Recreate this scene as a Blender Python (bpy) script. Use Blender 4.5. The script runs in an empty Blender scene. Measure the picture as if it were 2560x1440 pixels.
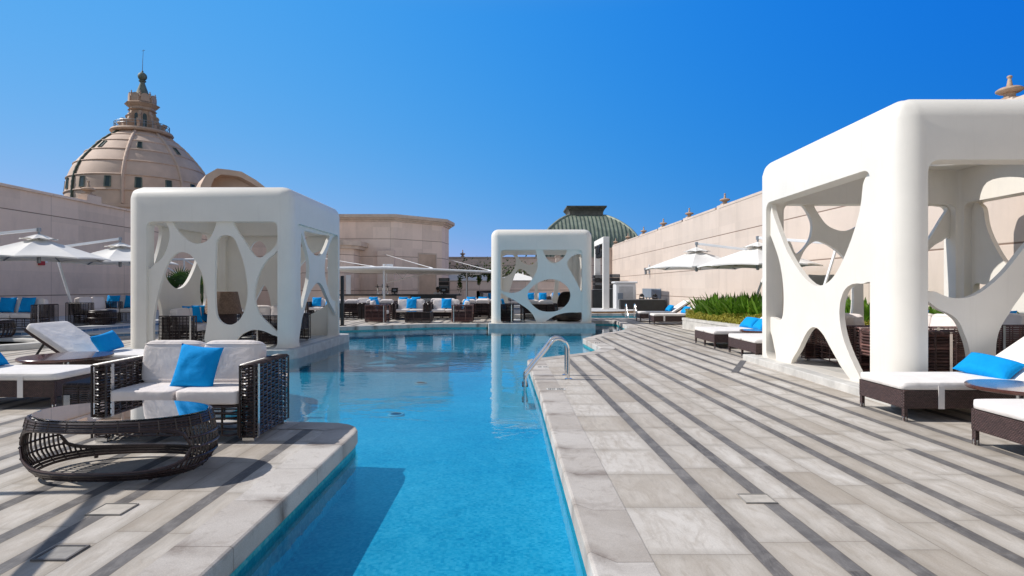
import bpy, bmesh, math, random
from mathutils import Vector, Matrix, noise as mnoise
from mathutils.geometry import tessellate_polygon
R = math.radians
PI = math.pi
random.seed(7)
SC = bpy.context.scene
COL = SC.collection

# ------------------------------------------------------------------ survey
# focal length in photo pixels, eye height in metres, horizon row: used to turn
# measurements of the photo into metres on known planes
F, EYE, HY, CX = 1440.0, 1.3, 718.0, 1280.0
def on_y(px, py, Y):
    return ((px-CX)/F*Y, EYE+(HY-py)/F*Y)
def on_x(px, py, X):
    Y = X*F/(px-CX)
    return (Y, EYE+(HY-py)/F*Y)

# ------------------------------------------------------------------ objects
def tag(o, label=None, cat=None, group=None, kind=None):
    if label: o['label'] = label
    if cat: o['category'] = cat
    if group: o['group'] = group
    if kind: o['kind'] = kind
    return o
def thing(name, label, cat, loc=(0, 0, 0), rz=0, group=None):
    o = bpy.data.objects.new(name, None)
    COL.objects.link(o)
    o.location = loc
    o.rotation_euler = (0, 0, rz)
    o.empty_display_size = .2
    return tag(o, label, cat, group)
KIDS = {}
def link(o, parent=None):
    COL.objects.link(o)
    if parent:
        o.parent = parent
        KIDS.setdefault(parent.name, []).append(o)
    return o
def dup(root, loc, rz=0, label=None, group=None, scale=None):
    def cp(o, par):
        c = o.copy()
        link(c, par)
        for k in KIDS.get(o.name, []):
            cp(k, c)
        return c
    r = cp(root, None)
    r.location = loc
    r.rotation_euler = (r.rotation_euler[0], r.rotation_euler[1], rz)
    if scale: r.scale = scale
    if label: r['label'] = label
    if group: r['group'] = group
    return r

class MB:
    """collects faces, then links them as ONE mesh object"""
    def __init__(s):
        s.v = []; s.f = []; s.m = []; s.uv = None
    def add(s, vs, fs, mi=0):
        b = len(s.v)
        s.v.extend([tuple(p) for p in vs])
        for f in fs:
            s.f.append(tuple(i+b for i in f)); s.m.append(mi)
    def box(s, c, d, rz=0, mi=0, M=None):
        x, y, z = d[0]/2, d[1]/2, d[2]/2
        vs = [Vector((sx*x, sy*y, sz*z)) for sx in (-1, 1) for sy in (-1, 1) for sz in (-1, 1)]
        if rz:
            m = Matrix.Rotation(rz, 3, 'Z'); vs = [m @ p for p in vs]
        if M is not None: vs = [M @ p for p in vs]
        c = Vector(c)
        s.add([p+c for p in vs], [(0, 1, 3, 2), (4, 6, 7, 5), (0, 4, 5, 1), (2, 3, 7, 6), (0, 2, 6, 4), (1, 5, 7, 3)], mi)
    def span(s, x0, x1, y0, y1, z0, z1, mi=0):
        s.box(((x0+x1)/2, (y0+y1)/2, (z0+z1)/2), (x1-x0, y1-y0, z1-z0), 0, mi)
    def bar(s, a, b, w, h=None, up=(0, 0, 1), mi=0):
        a, b = Vector(a), Vector(b); h = h or w
        d = (b-a); L = d.length
        if L < 1e-6: return
        d /= L; u = Vector(up)
        if abs(d.dot(u)) > .98: u = Vector((1, 0, 0))
        r = d.cross(u).normalized(); u = r.cross(d)
        M = Matrix((r, d, u)).transposed()
        s.box((a+b)/2, (w, L, h), 0, mi, M)
    def tube(s, pts, r, n=6, closed=False, mi=0, caps=True):
        pts = [Vector(p) for p in pts]; N = len(pts)
        rs = r if isinstance(r, (list, tuple)) else [r]*N
        vs = []; prev = None
        for i, p in enumerate(pts):
            if closed: t = pts[(i+1) % N]-pts[i-1]
            else: t = pts[min(i+1, N-1)]-pts[max(i-1, 0)]
            if t.length < 1e-9: t = Vector((0, 0, 1))
            t.normalize()
            if prev is None:
                u = Vector((0, 0, 1)) if abs(t.z) < .9 else Vector((1, 0, 0))
                a = t.cross(u).normalized()
            else:
                a = (prev-t*prev.dot(t))
                a = a.normalized() if a.length > 1e-6 else t.orthogonal().normalized()
            prev = a; b = t.cross(a)
            for k in range(n):
                q = 2*PI*k/n
                vs.append(p+(a*math.cos(q)+b*math.sin(q))*rs[i])
        fs = []
        for i in range(N if closed else N-1):
            j = (i+1) % N
            for k in range(n):
                k2 = (k+1) % n
                fs.append((i*n+k, i*n+k2, j*n+k2, j*n+k))
        if caps and not closed:
            fs.append(tuple(range(n))[::-1]); fs.append(tuple((N-1)*n+k for k in range(n)))
        s.add(vs, fs, mi)
    def lathe(s, prof, c=(0, 0, 0), n=24, sx=1, sy=1, mi=0, ph=0, arc=2*PI):
        full = abs(arc-2*PI) < 1e-6; m = n if full else n+1
        vs = []
        for (r, z) in prof:
            for k in range(m):
                a = ph+arc*k/n
                vs.append((c[0]+r*math.cos(a)*sx, c[1]+r*math.sin(a)*sy, c[2]+z))
        fs = []
        for i in range(len(prof)-1):
            for k in range(n):
                k2 = (k+1) % m
                fs.append((i*m+k, i*m+k2, (i+1)*m+k2, (i+1)*m+k))
        if full:
            if prof[0][0] > 1e-4: fs.append(tuple(range(m))[::-1])
            if prof[-1][0] > 1e-4: fs.append(tuple((len(prof)-1)*m+k for k in range(m)))
        s.add(vs, fs, mi)
    def sq(s, c, a, b, h, e1=.3, e2=.3, nu=28, nv=14, M=None, mi=0, bulge=0):
        """superellipsoid: a soft cushion, half sizes a, b, h"""
        def P(x, e): return math.copysign(abs(x)**e, x)
        vs = []
        for j in range(nv+1):
            v = -PI/2+PI*j/nv
            for i in range(nu):
                u = 2*PI*i/nu
                x = P(math.cos(v), e1)*P(math.cos(u), e2); y = P(math.cos(v), e1)*P(math.sin(u), e2); z = P(math.sin(v), e1)
                k = 1+bulge*(1-x*x)*(1-y*y)
                p = Vector((a*x, b*y, h*z*k))
                if M is not None: p = M @ p
                vs.append(p+Vector(c))
        fs = []
        for j in range(nv):
            for i in range(nu):
                i2 = (i+1) % nu
                fs.append((j*nu+i, j*nu+i2, (j+1)*nu+i2, (j+1)*nu+i))
        s.add(vs, fs, mi)
    def prism(s, pts, z0, z1, mi=0, top=True, bot=True):
        n = len(pts)
        vs = [(p[0], p[1], z0) for p in pts]+[(p[0], p[1], z1) for p in pts]
        fs = [(i, (i+1) % n, n+(i+1) % n, n+i) for i in range(n)]
        if top: fs.append(tuple(range(n, 2*n)))
        if bot: fs.append(tuple(range(n))[::-1])
        s.add(vs, fs, mi)
    def build(s, name, mats, parent=None, smooth=None, bevel=None, seg=2, fix=True, weld=False):
        me = bpy.data.meshes.new(name)
        me.from_pydata(s.v, [], s.f)
        if not isinstance(mats, (list, tuple)): mats = [mats]
        for m in mats: me.materials.append(m)
        if len(mats) > 1: me.polygons.foreach_set('material_index', s.m)
        if fix or bevel or weld:
            bm = bmesh.new(); bm.from_mesh(me)
            if weld: bmesh.ops.remove_doubles(bm, verts=bm.verts, dist=1e-5)
            if fix: bmesh.ops.recalc_face_normals(bm, faces=bm.faces)
            if bevel:
                es = [e for e in bm.edges if len(e.link_faces) == 2 and e.calc_face_angle(0) > .6]
                bmesh.ops.bevel(bm, geom=es, offset=bevel, segments=seg, profile=.5, affect='EDGES', clamp_overlap=True)
            bm.to_mesh(me); bm.free()
        if smooth is not None:
            me.shade_smooth()
            me.set_sharp_from_angle(angle=R(smooth))
        me.update()
        o = bpy.data.objects.new(name, me)
        return link(o, parent)

def catmull(pts, k=6):
    n = len(pts); out = []
    for i in range(n):
        p0, p1, p2, p3 = (Vector(pts[(i+j-1) % n]) for j in range(4))
        for q in range(k):
            t = q/k
            out.append(.5*((2*p1)+(p2-p0)*t+(2*p0-5*p1+4*p2-p3)*t*t+(3*p1-p0-3*p2+p3)*t**3))
    return out
def spline(pts, k=6):
    """open catmull-rom"""
    pts = [Vector(p) for p in pts]; P = [2*pts[0]-pts[1]]+pts+[2*pts[-1]-pts[-2]]; out = []
    for i in range(1, len(P)-2):
        p0, p1, p2, p3 = P[i-1:i+3]
        for q in range(k):
            t = q/k
            out.append(.5*((2*p1)+(p2-p0)*t+(2*p0-5*p1+4*p2-p3)*t*t+(3*p1-p0-3*p2+p3)*t**3))
    out.append(pts[-1]); return out
def round_poly(pts, k=5):
    """pts: (x, y, r): polygon with rounded corners"""
    out = []; n = len(pts)
    for i in range(n):
        p = Vector(pts[i][:2]); r = pts[i][2]
        a = Vector(pts[i-1][:2])-p; b = Vector(pts[(i+1) % n][:2])-p
        if r <= 0: out.append(p); continue
        ang = a.angle(b); t = min(r/math.tan(ang/2), a.length*.48, b.length*.48)
        q0 = p+a.normalized()*t; q1 = p+b.normalized()*t
        for j in range(k+1):
            s = j/k
            out.append(q0*(1-s)**2+p*2*s*(1-s)+q1*s*s)
    return out

# ------------------------------------------------------------------ materials
class NT:
    def __init__(s, name):
        s.m = bpy.data.materials.new(name); s.m.use_nodes = True
        s.t = s.m.node_tree; s.t.nodes.clear()
        s.out = s.n('ShaderNodeOutputMaterial')
    def n(s, t, **kw):
        nd = s.t.nodes.new(t)
        for k, v in kw.items():
            if k.startswith('i_'):
                key = k[2:]
                key = int(key) if key.isdigit() else key.replace('_', ' ')
                nd.inputs[key].default_value = v
            else: setattr(nd, k, v)
        return nd
    def l(s, a, b): s.t.links.new(a, b)
    def math(s, op, a, b=None, c=None, clamp=False):
        nd = s.n('ShaderNodeMath', operation=op); nd.use_clamp = clamp
        for i, x in enumerate((a, b, c)):
            if x is None: continue
            if isinstance(x, (int, float)): nd.inputs[i].default_value = x
            else: s.l(x, nd.inputs[i])
        return nd.outputs[0]
    def mix(s, fac, a, b, mode='MIX'):
        nd = s.n('ShaderNodeMix', data_type='RGBA', blend_type=mode)
        for k, x in ((0, fac), (6, a), (7, b)):
            if isinstance(x, (int, float)): nd.inputs[k].default_value = x
            elif isinstance(x, tuple): nd.inputs[k].default_value = (*x[:3], 1)
            else: s.l(x, nd.inputs[k])
        return nd.outputs[2]
    def noise(s, vec, scale, detail=4, rough=.55, dist=0):
        nd = s.n('ShaderNodeTexNoise'); nd.inputs['Scale'].default_value = scale
        nd.inputs['Detail'].default_value = detail; nd.inputs['Roughness'].default_value = rough
        nd.inputs['Distortion'].default_value = dist
        if vec is not None: s.l(vec, nd.inputs['Vector'])
        return nd.outputs['Fac']
    def ramp(s, fac, stops, interp='LINEAR'):
        nd = s.n('ShaderNodeValToRGB'); cr = nd.color_ramp; cr.interpolation = interp
        while len(cr.elements) < len(stops): cr.elements.new(.5)
        for e, (p, c) in zip(cr.elements, stops):
            e.position = p; e.color = (c, c, c, 1) if isinstance(c, (int, float)) else (*c[:3], 1)
        s.l(fac, nd.inputs[0]); return nd.outputs[0]
    def pos(s): return s.n('ShaderNodeNewGeometry').outputs['Position']
    def obj(s): return s.n('ShaderNodeTexCoord').outputs['Object']
    def sep(s, v):
        nd = s.n('ShaderNodeSeparateXYZ'); s.l(v, nd.inputs[0]); return nd.outputs
    def comb(s, x, y, z):
        nd = s.n('ShaderNodeCombineXYZ')
        for i, q in enumerate((x, y, z)):
            if isinstance(q, (int, float)): nd.inputs[i].default_value = q
            else: s.l(q, nd.inputs[i])
        return nd.outputs[0]
    def vscale(s, v, sc):
        nd = s.n('ShaderNodeMapping'); s.l(v, nd.inputs[0]); nd.inputs['Scale'].default_value = sc; return nd.outputs[0]
    def white(s, v):
        nd = s.n('ShaderNodeTexWhiteNoise'); s.l(v, nd.inputs['Vector']); return nd.outputs
    def bump(s, h, strength=.3, dist=.01):
        nd = s.n('ShaderNodeBump'); nd.inputs['Strength'].default_value = strength
        nd.inputs['Distance'].default_value = dist; s.l(h, nd.inputs['Height']); return nd.outputs[0]
    def bsdf(s, col, rough=.6, metal=0, normal=None, spec=None, **kw):
        b = s.n('ShaderNodeBsdfPrincipled')
        for k, x in (('Base Color', col), ('Roughness', rough), ('Metallic', metal)):
            if isinstance(x, tuple): b.inputs[k].default_value = (*x[:3], 1)
            elif isinstance(x, (int, float)): b.inputs[k].default_value = x
            else: s.l(x, b.inputs[k])
        if spec is not None: b.inputs['Specular IOR Level'].default_value = spec
        for k, v in kw.items(): b.inputs[k.replace('_', ' ')].default_value = v
        if normal is not None: s.l(normal, b.inputs['Normal'])
        s.l(b.outputs[0], s.out.inputs[0]); return b

MT = {}
def simple(key, col, rough=.6, metal=0, var=.12, scale=6, bump=.0, bscale=60, spec=None, **kw):
    t = NT(key); p = t.obj()
    n = t.noise(p, scale, 5)
    v = t.ramp(n, [(.3, 1-var), (.7, 1+var*.4)])
    c = t.mix(1.0, col, v, 'MULTIPLY')
    nm = t.bump(t.noise(p, bscale, 4), bump, .01) if bump else None
    t.bsdf(c, rough, metal, nm, spec, **kw)
    MT[key] = t.m; return t.m

def plaster():
    t = NT('white_plaster'); p = t.obj(); x, y, zz = t.sep(p)
    n1 = t.noise(p, 1.6, 5, .6); st = t.noise(t.vscale(p, (7, 7, .55)), 1.5, 5, .65, .4); n3 = t.noise(p, 5, 4)
    c = t.mix(1.0, (.83, .79, .715), t.ramp(n1, [(.3, .95), (.7, 1.02)]), 'MULTIPLY')
    c = t.mix(t.ramp(st, [(.56, 0), (.78, .22)]), c, (.60, .555, .48))
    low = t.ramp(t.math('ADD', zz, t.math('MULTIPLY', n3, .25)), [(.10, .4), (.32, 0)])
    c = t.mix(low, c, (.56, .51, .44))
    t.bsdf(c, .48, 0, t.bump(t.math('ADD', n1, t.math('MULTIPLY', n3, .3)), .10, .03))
    MT['white_plaster'] = t.m
plaster()
simple('steel', (.62, .62, .62), .22, 1.0, var=.1, scale=20)
simple('chrome', (.75, .75, .76), .07, 1.0, var=.05)
simple('white_metal', (.78, .79, .80), .35, var=.06)
simple('grey_metal', (.30, .32, .34), .4, .6, var=.1)
simple('umbrella_cloth', (.80, .78, .74), .85, var=.06, scale=3, bump=.1, bscale=4)
simple('black_plastic', (.012, .012, .014), .45, var=.3, scale=30)
simple('dark_panel', (.018, .024, .026), .4, var=.3, scale=4)
simple('bar_top', (.05, .05, .05), .25, var=.2)
simple('soil', (.05, .035, .02), .9, var=.4, scale=20, bump=.4, bscale=30)
simple('skin', (.30, .17, .11), .55, var=.1)
simple('shirt_white', (.75, .75, .77), .85, var=.08, scale=9, bump=.2, bscale=14)
simple('shirt_blue', (.35, .48, .66), .85, var=.08, scale=9, bump=.2, bscale=14)
simple('trousers_dark', (.02, .02, .025), .8, var=.2)
simple('hair_dark', (.012, .009, .007), .6, var=.2, scale=60)
simple('finial_stone', (.47, .33, .235), .75, var=.2, scale=9, bump=.2, bscale=30)
simple('plinth_stone', (.52, .52, .50), .7, var=.22, scale=5, bump=.15, bscale=80)
simple('limestone_step', (.55, .56, .57), .7, var=.15, scale=4, bump=.1, bscale=60)
simple('orange_tile', (.50, .31, .16), .5, var=.25, scale=8)
simple('red_plastic', (.45, .02, .02), .4)
simple('dark_inlay', (.13, .122, .12), .7, var=.35, scale=9, bump=.1, bscale=120)
simple('paver_plain', (.52, .475, .415), .75, var=.2, scale=12, bump=.1, bscale=120)
simple('hatch_stone', (.30, .28, .255), .7, var=.25, scale=20)
simple('panel_grey', (.20, .25, .31), .5, var=.1, scale=5)
simple('pale_gravel', (.52, .54, .33), .9, var=.15, scale=9, bump=.4, bscale=120)
simple('distant_ground', (.30, .25, .19), .95, var=.3, scale=.05)
simple('copper_trim', (.17, .16, .13), .6, .3, var=.3, scale=3)
simple('glass_dark', (.02, .045, .045), .1, var=.1)
simple('verdigris', (.17, .20, .165), .65, .1, var=.35, scale=2)
simple('dark_rib', (.07, .095, .07), .65, .0, var=.4, scale=3)
simple('rubber_mat', (.03, .03, .03), .8, var=.2)

def cloth(key, col, wr=.35, scale=5):
    t = NT(key); p = t.obj()
    n1 = t.noise(t.vscale(p, (1, 1, 1)), scale, 3, .5, .4); n2 = t.noise(p, 420, 2)
    h = t.math('ADD', t.math('MULTIPLY', n1, 1.0), t.math('MULTIPLY', n2, .05))
    v = t.ramp(n1, [(.3, .94), (.7, 1.03)])
    b = t.bsdf(t.mix(1.0, col, v, 'MULTIPLY'), .85, 0, t.bump(h, wr, .04), .15)
    b.inputs['Sheen Weight'].default_value = 0 if 'blue' in key else .1
    MT[key] = t.m
cloth('cushion', (.82, .745, .705), .5, 6)
cloth('cushion_white', (.85, .81, .775), .38, 5)
cloth('pillow_blue', (.003, .30, .72), .55, 7)

def rattan(key='rattan', k=(1, 1, 1)):
    t = NT(key); p = t.obj()
    n = t.noise(p, 35, 4); rnd = t.n('ShaderNodeNewGeometry').outputs['Random Per Island']
    v = t.math('ADD', t.math('MULTIPLY', n, .7), t.math('MULTIPLY', rnd, .6))
    c = t.ramp(v, [(q, tuple(a_*b_ for a_, b_ in zip(col, k))) for q, col in ((.2, (.010, .0065, .007)), (.6, (.028, .018, .018)), (1, (.075, .047, .044)))])
    t.bsdf(c, .33, 0, t.bump(t.noise(p, 160, 2), .25, .003), .55)
    MT[key] = t.m
rattan(); rattan('rattan_sunlit', (3.2, 2.6, 2.4))  # second is a brighter copy, sunlight put into the wicker's colour

def weave_mat(key, c0, c1, sx=90, sz=110, rough=.42):
    """a tightly woven skin: over-and-under strands in the material"""
    t = NT(key); x, y, z = t.sep(t.obj())
    u = t.math('MULTIPLY', t.math('ADD', x, y), sx); w = t.math('MULTIPLY', z, sz)
    row = t.math('FLOOR', w)
    sh = t.math('MULTIPLY', t.math('MODULO', row, 2.0), .5)
    su = t.math('ABSOLUTE', t.math('SINE', t.math('MULTIPLY', t.math('ADD', u, sh), PI)))
    sw = t.math('ABSOLUTE', t.math('SINE', t.math('MULTIPLY', w, PI)))
    h = t.math('MULTIPLY', su, sw)
    rn = t.white(t.comb(row, t.math('FLOOR', t.math('ADD', u, sh)), 0))[0]
    f = t.math('ADD', t.math('MULTIPLY', h, .7), t.math('MULTIPLY', rn, .35))
    c = t.mix(f, c0, c1)
    t.bsdf(c, rough, 0, t.bump(h, .7, .006), .4)
    MT[key] = t.m
weave_mat('weave_brown', (.014, .009, .009), (.125, .072, .066), 45, 75)
weave_mat('weave_lamp', (.08, .05, .033), (.32, .20, .13), 30, 45, .6)
weave_mat('weave_far', (.008, .006, .005), (.08, .055, .045), 22, 34)

def wood():
    t = NT('red_wood'); p = t.vscale(t.obj(), (1, 14, 14))
    n = t.noise(p, 3, 5, .6, 1.2)
    c = t.ramp(n, [(.25, (.035, .009, .006)), (.55, (.085, .022, .013)), (.8, (.14, .045, .024))])
    b = t.bsdf(c, .22, 0, None, .5); b.inputs['Coat Weight'].default_value = .6; b.inputs['Coat Roughness'].default_value = .06
    MT['red_wood'] = t.m
wood()

def glass_top():
    t = NT('table_glass'); fr = t.n('ShaderNodeFresnel'); fr.inputs[0].default_value = 1.55
    tr = t.n('ShaderNodeBsdfTransparent'); tr.inputs[0].default_value = (.84, .93, .95, 1)
    gl = t.n('ShaderNodeBsdfGlossy'); gl.inputs['Roughness'].default_value = .015
    gl.inputs['Color'].default_value = (1, 1, 1, 1)
    mx = t.n('ShaderNodeMixShader')
    f = t.math('ADD', t.math('MULTIPLY', fr.outputs[0], 2.3, None, True), .04, None, True)
    t.l(f, mx.inputs[0]); t.l(tr.outputs[0], mx.inputs[1]); t.l(gl.outputs[0], mx.inputs[2]); t.l(mx.outputs[0], t.out.inputs[0])
    MT['table_glass'] = t.m
glass_top()

def deck_mat():
    t = NT('deck_pavers'); P = t.pos(); x, y, z = t.sep(P)
    a = t.n('ShaderNodeAttribute', attribute_name='strip'); sx = t.sep(a.outputs['Vector'])
    b = t.n('ShaderNodeAttribute', attribute_name='stone'); sb = t.sep(b.outputs['Vector'])
    x0, x1, rnd = sx[0], sx[1], sx[2]; dark, slope = sb[0], sb[1]
    xs = t.math('ADD', x, t.math('MULTIPLY', y, slope))
    dx = t.math('MINIMUM', t.math('SUBTRACT', xs, x0), t.math('SUBTRACT', x1, xs))
    L = t.math('ADD', .6, t.math('MULTIPLY', dark, .3))
    tt = t.math('DIVIDE', t.math('ADD', y, t.math('MULTIPLY', rnd, 9.0)), L)
    ft = t.math('FRACT', tt); dy = t.math('MULTIPLY', t.math('MINIMUM', ft, t.math('SUBTRACT', 1.0, ft)), L)
    d = t.math('MINIMUM', dx, dy)
    rn = t.white(t.comb(t.math('FLOOR', tt), t.math('MULTIPLY', rnd, 97.0), 0))[0]
    n_big = t.noise(P, .7, 4); n_mid = t.noise(P, 5, 6, .65, .6); n_fin = t.noise(P, 130, 3, .7)
    n_str = t.noise(t.vscale(P, (9, 1.3, 1)), 2.2, 6, .68, 1.0)
    n_pat = t.noise(t.vscale(P, (2.2, .9, 1)), 1.6, 6, .62, .8)
    tone = t.math('ADD', t.math('MULTIPLY', rn, .40), t.math('ADD', t.math('MULTIPLY', n_big, .35), t.math('MULTIPLY', n_pat, .5)))
    light = t.ramp(tone, [(.34, (.40, .345, .285)), (.52, (.515, .465, .405)), (.70, (.60, .555, .50)), (.95, (.665, .625, .575))])
    light = t.mix(t.ramp(n_mid, [(.36, .38), (.56, 0)]), light, (.42, .365, .30))
    light = t.mix(t.ramp(n_str, [(.53, 0), (.72, .45)]), light, (.30, .265, .225))
    n_wth = t.noise(t.vscale(P, (3.2, 1.0, 1)), 2.6, 7, .7, 1.4)
    light = t.mix(t.ramp(n_wth, [(.47, 0), (.66, .55)]), light, (.37, .315, .255))
    light = t.mix(t.math('MULTIPLY', t.ramp(d, [(.0, .75), (.08, 0)]), n_mid), light, (.27, .235, .19))
    vein = t.ramp(n_str, [(.42, 0), (.5, 1), (.56, 0)])
    dk = t.ramp(rn, [(0, (.095, .088, .088)), (.45, (.14, .132, .130)), (.82, (.20, .19, .185)), (.93, (.15, .14, .138)), (1, (.055, .050, .050))])
    dk = t.mix(t.math('MULTIPLY', vein, .6), dk, (.27, .255, .245))
    dk = t.mix(t.ramp(n_pat, [(.42, 0), (.66, .6)]), dk, (.27, .25, .23))
    dk = t.mix(t.ramp(n_mid, [(.42, .5), (.6, 0)]), dk, (.075, .068, .066))
    c = t.mix(dark, light, dk)
    c = t.mix(1.0, c, t.ramp(n_fin, [(.3, .88), (.7, 1.06)]), 'MULTIPLY')
    jt = t.ramp(d, [(.0008, 1), (.0035, 0)])
    c = t.mix(t.math('MULTIPLY', jt, .75), c, (.16, .13, .105))
    h = t.math('ADD', t.math('MULTIPLY', t.ramp(d, [(0, 0), (.005, 1)]), 1.0), t.math('MULTIPLY', n_fin, .25))
    rgh = t.ramp(n_mid, [(.3, .62), (.7, .8)])
    t.bsdf(c, rgh, 0, t.bump(h, .25, .003), .3)
    MT['deck_pavers'] = t.m
deck_mat()

def coping_mat():
    t = NT('coping_stone'); P = t.pos()
    uv = t.n('ShaderNodeUVMap', uv_map='UVMap').outputs[0]; u, v, _ = t.sep(uv)
    tt = t.math('DIVIDE', u, .62); ft = t.math('FRACT', tt)
    d = t.math('MULTIPLY', t.math('MINIMUM', ft, t.math('SUBTRACT', 1.0, ft)), .62)
    rn = t.white(t.comb(t.math('FLOOR', tt), 3.0, 0))[0]
    nm = t.noise(P, 6, 7, .7, .9); nb = t.noise(P, 2.3, 5, .6, .5); nf = t.noise(P, 170, 2, .7)
    c = t.ramp(t.math('ADD', t.math('MULTIPLY', rn, .5), t.math('MULTIPLY', nb, .7)), [(.2, (.37, .325, .28)), (.5, (.50, .455, .41)), (.85, (.60, .56, .515))])
    c = t.mix(t.ramp(nm, [(.53, 0), (.70, .45)]), c, (.24, .195, .155))
    edge = t.math('MULTIPLY', t.ramp(d, [(0, .95), (.13, 0)]), t.ramp(nb, [(.4, 0), (.6, 1)]))
    c = t.mix(edge, c, (.17, .13, .105))
    c = t.mix(1.0, c, t.ramp(nf, [(.3, .84), (.7, 1.08)]), 'MULTIPLY')
    c = t.mix(t.math('MULTIPLY', t.ramp(d, [(.001, 1), (.004, 0)]), .8), c, (.10, .08, .065))
    h = t.math('ADD', t.ramp(d, [(0, 0), (.006, 1)]), t.math('MULTIPLY', nf, .3))
    t.bsdf(c, .72, 0, t.bump(h, .3, .003), .3)
    MT['coping_stone'] = t.m
coping_mat()

def mosaic(key, stops, size=.026, rough=.25, grout=(.20, .35, .42), big=.0):
    t = NT(key); P = t.pos()
    q = t.vscale(P, (1/size,)*3)
    fl = t.n('ShaderNodeVectorMath', operation='FLOOR'); t.l(t.n('ShaderNodeVectorMath', operation='ADD').outputs[0], fl.inputs[0])
    ad = fl.inputs[0].links[0].from_node; t.l(q, ad.inputs[0]); ad.inputs[1].default_value = (.37, .41, .43)
    rn = t.white(fl.outputs[0])[0]
    nb = t.noise(P, .8, 4, .6); n2 = t.noise(P, 7, 5, .72, .9)
    n3 = t.noise(P, 26, 3, .7)
    f = t.math('ADD', t.math('MULTIPLY', rn, .14), t.math('MULTIPLY', t.math('ADD', nb, t.math('ADD', n2, n3)), .35))
    c = t.ramp(f, stops)
    fr = t.n('ShaderNodeVectorMath', operation='FRACTION'); t.l(ad.outputs[0], fr.inputs[0])
    a, b, g = t.sep(fr.outputs[0])
    t.bsdf(c, rough, 0, t.bump(rn, .12, .004), .5)
    MT[key] = t.m
mosaic('pool_mosaic', [(.30, (.004, .19, .38)), (.44, (.022, .375, .53)), (.56, (.075, .515, .63)), (.78, (.32, .72, .79))], .02)
mosaic('waterline_mosaic', [(.15, (.006, .09, .12)), (.4, (.01, .22, .25)), (.62, (.05, .38, .40)), (.9, (.22, .50, .52))], .018)

def water_mat():
    t = NT('pool_water'); P = t.pos()
    n1 = t.noise(t.vscale(P, (1.0, 1.6, 1)), 2.1, 3, .5, .4); n2 = t.noise(t.vscale(P, (1, 1.35, 1)), 9, 3, .55, .5)
    n0 = t.noise(P, .35, 2)
    amp = t.ramp(n0, [(.35, .35), (.65, 1)])
    h = t.math('ADD', t.math('MULTIPLY', n1, 1.0), t.math('MULTIPLY', t.math('MULTIPLY', n2, .13), amp))
    nm = t.bump(h, .24, .02)
    fr = t.n('ShaderNodeFresnel'); fr.inputs[0].default_value = 1.333; t.l(nm, fr.inputs['Normal'])
    tr = t.n('ShaderNodeBsdfTransparent'); tr.inputs[0].default_value = (.43, .80, .945, 1)
    gl = t.n('ShaderNodeBsdfGlossy'); gl.inputs['Roughness'].default_value = .02; t.l(nm, gl.inputs['Normal'])
    gl.inputs['Color'].default_value = (1, 1, 1, 1)
    mx = t.n('ShaderNodeMixShader'); t.l(fr.outputs[0], mx.inputs[0]); t.l(tr.outputs[0], mx.inputs[1]); t.l(gl.outputs[0], mx.inputs[2])
    t.l(mx.outputs[0], t.out.inputs[0]); MT['pool_water'] = t.m
water_mat()

def wall_mat(key, base, zs, width, axis, var=.1, joint=(.16, .09, .06), zoff=.0, every=4):
    """large stone panels: joints at the heights zs and every WIDTH metres along the wall"""
    t = NT(key); P = t.pos(); x, y, z = t.sep(P)
    s = {'x': x, 'y': y, 'xy': t.math('ADD', x, y)}[axis]
    band = 0.0; dj = None
    for q in zs:
        g = t.math('GREATER_THAN', z, q); band = t.math('ADD', g, band) if not isinstance(band, float) else g
        dd = t.math('ABSOLUTE', t.math('SUBTRACT', z, q)); dj = dd if dj is None else t.math('MINIMUM', dj, dd)
    tt = t.math('DIVIDE', t.math('ADD', s, 100.0), width); ft = t.math('FRACT', tt)
    dv = t.math('MULTIPLY', t.math('MINIMUM', ft, t.math('SUBTRACT', 1.0, ft)), width)
    sub = t.math('FLOOR', t.math('MULTIPLY', tt, 3.0)); sz = t.math('FLOOR', t.math('MULTIPLY', z, 1.6))
    rn = t.white(t.comb(sub, sz, band))[0]
    n1 = t.noise(P, .9, 5, .6); n2 = t.noise(P, 7, 5, .65); n3 = t.noise(P, 60, 2)
    stn = t.noise(t.vscale(P, (1.2, 1.2, .25)), 1.5, 5, .65)
    v = t.math('ADD', t.math('MULTIPLY', rn, .35), t.math('ADD', t.math('MULTIPLY', n1, .45), t.math('MULTIPLY', n2, .25)))
    c = t.mix(1.0, base, t.ramp(v, [(.2, 1-var*1.4), (.5, 1), (.85, 1+var)]), 'MULTIPLY')
    c = t.mix(t.ramp(stn, [(.5, 0), (.75, .4)]), c, tuple(q*.72 for q in base))
    c = t.mix(t.math('MULTIPLY', t.ramp(dj, [(.010, 1), (.022, 0)]), .85), c, joint)
    c = t.mix(t.math('MULTIPLY', t.ramp(dv, [(.005, 1), (.012, 0)]), .55), c, joint)
    h = t.math('ADD', t.math('MULTIPLY', t.ramp(dj, [(0, 0), (.03, 1)]), 1.0), t.math('MULTIPLY', n3, .15))
    t.bsdf(c, .75, 0, t.bump(h, .4, .015), .25)
    MT[key] = t.m
wall_mat('wall_stone_right', (.65, .545, .465), (.83, 2.07, 3.41), 4.75, 'y', .07)
wall_mat('wall_stone_left', (.78, .60, .475), (1.0, 3.97), 4.05, 'y', .13)
wall_mat('facade_stone', (.76, .605, .52), (1.1, 2.13, 3.2, 4.28), 3.2, 'xy', .13)
simple('cornice_stone', (.58, .46, .38), .75, var=.2, scale=3, bump=.15, bscale=30)
simple('dome_stone', (.68, .51, .40), .75, var=.22, scale=.5, bump=.1, bscale=8)
simple('lantern_stone', (.56, .41, .31), .75, var=.25, scale=1.2, bump=.15, bscale=8)
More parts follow.
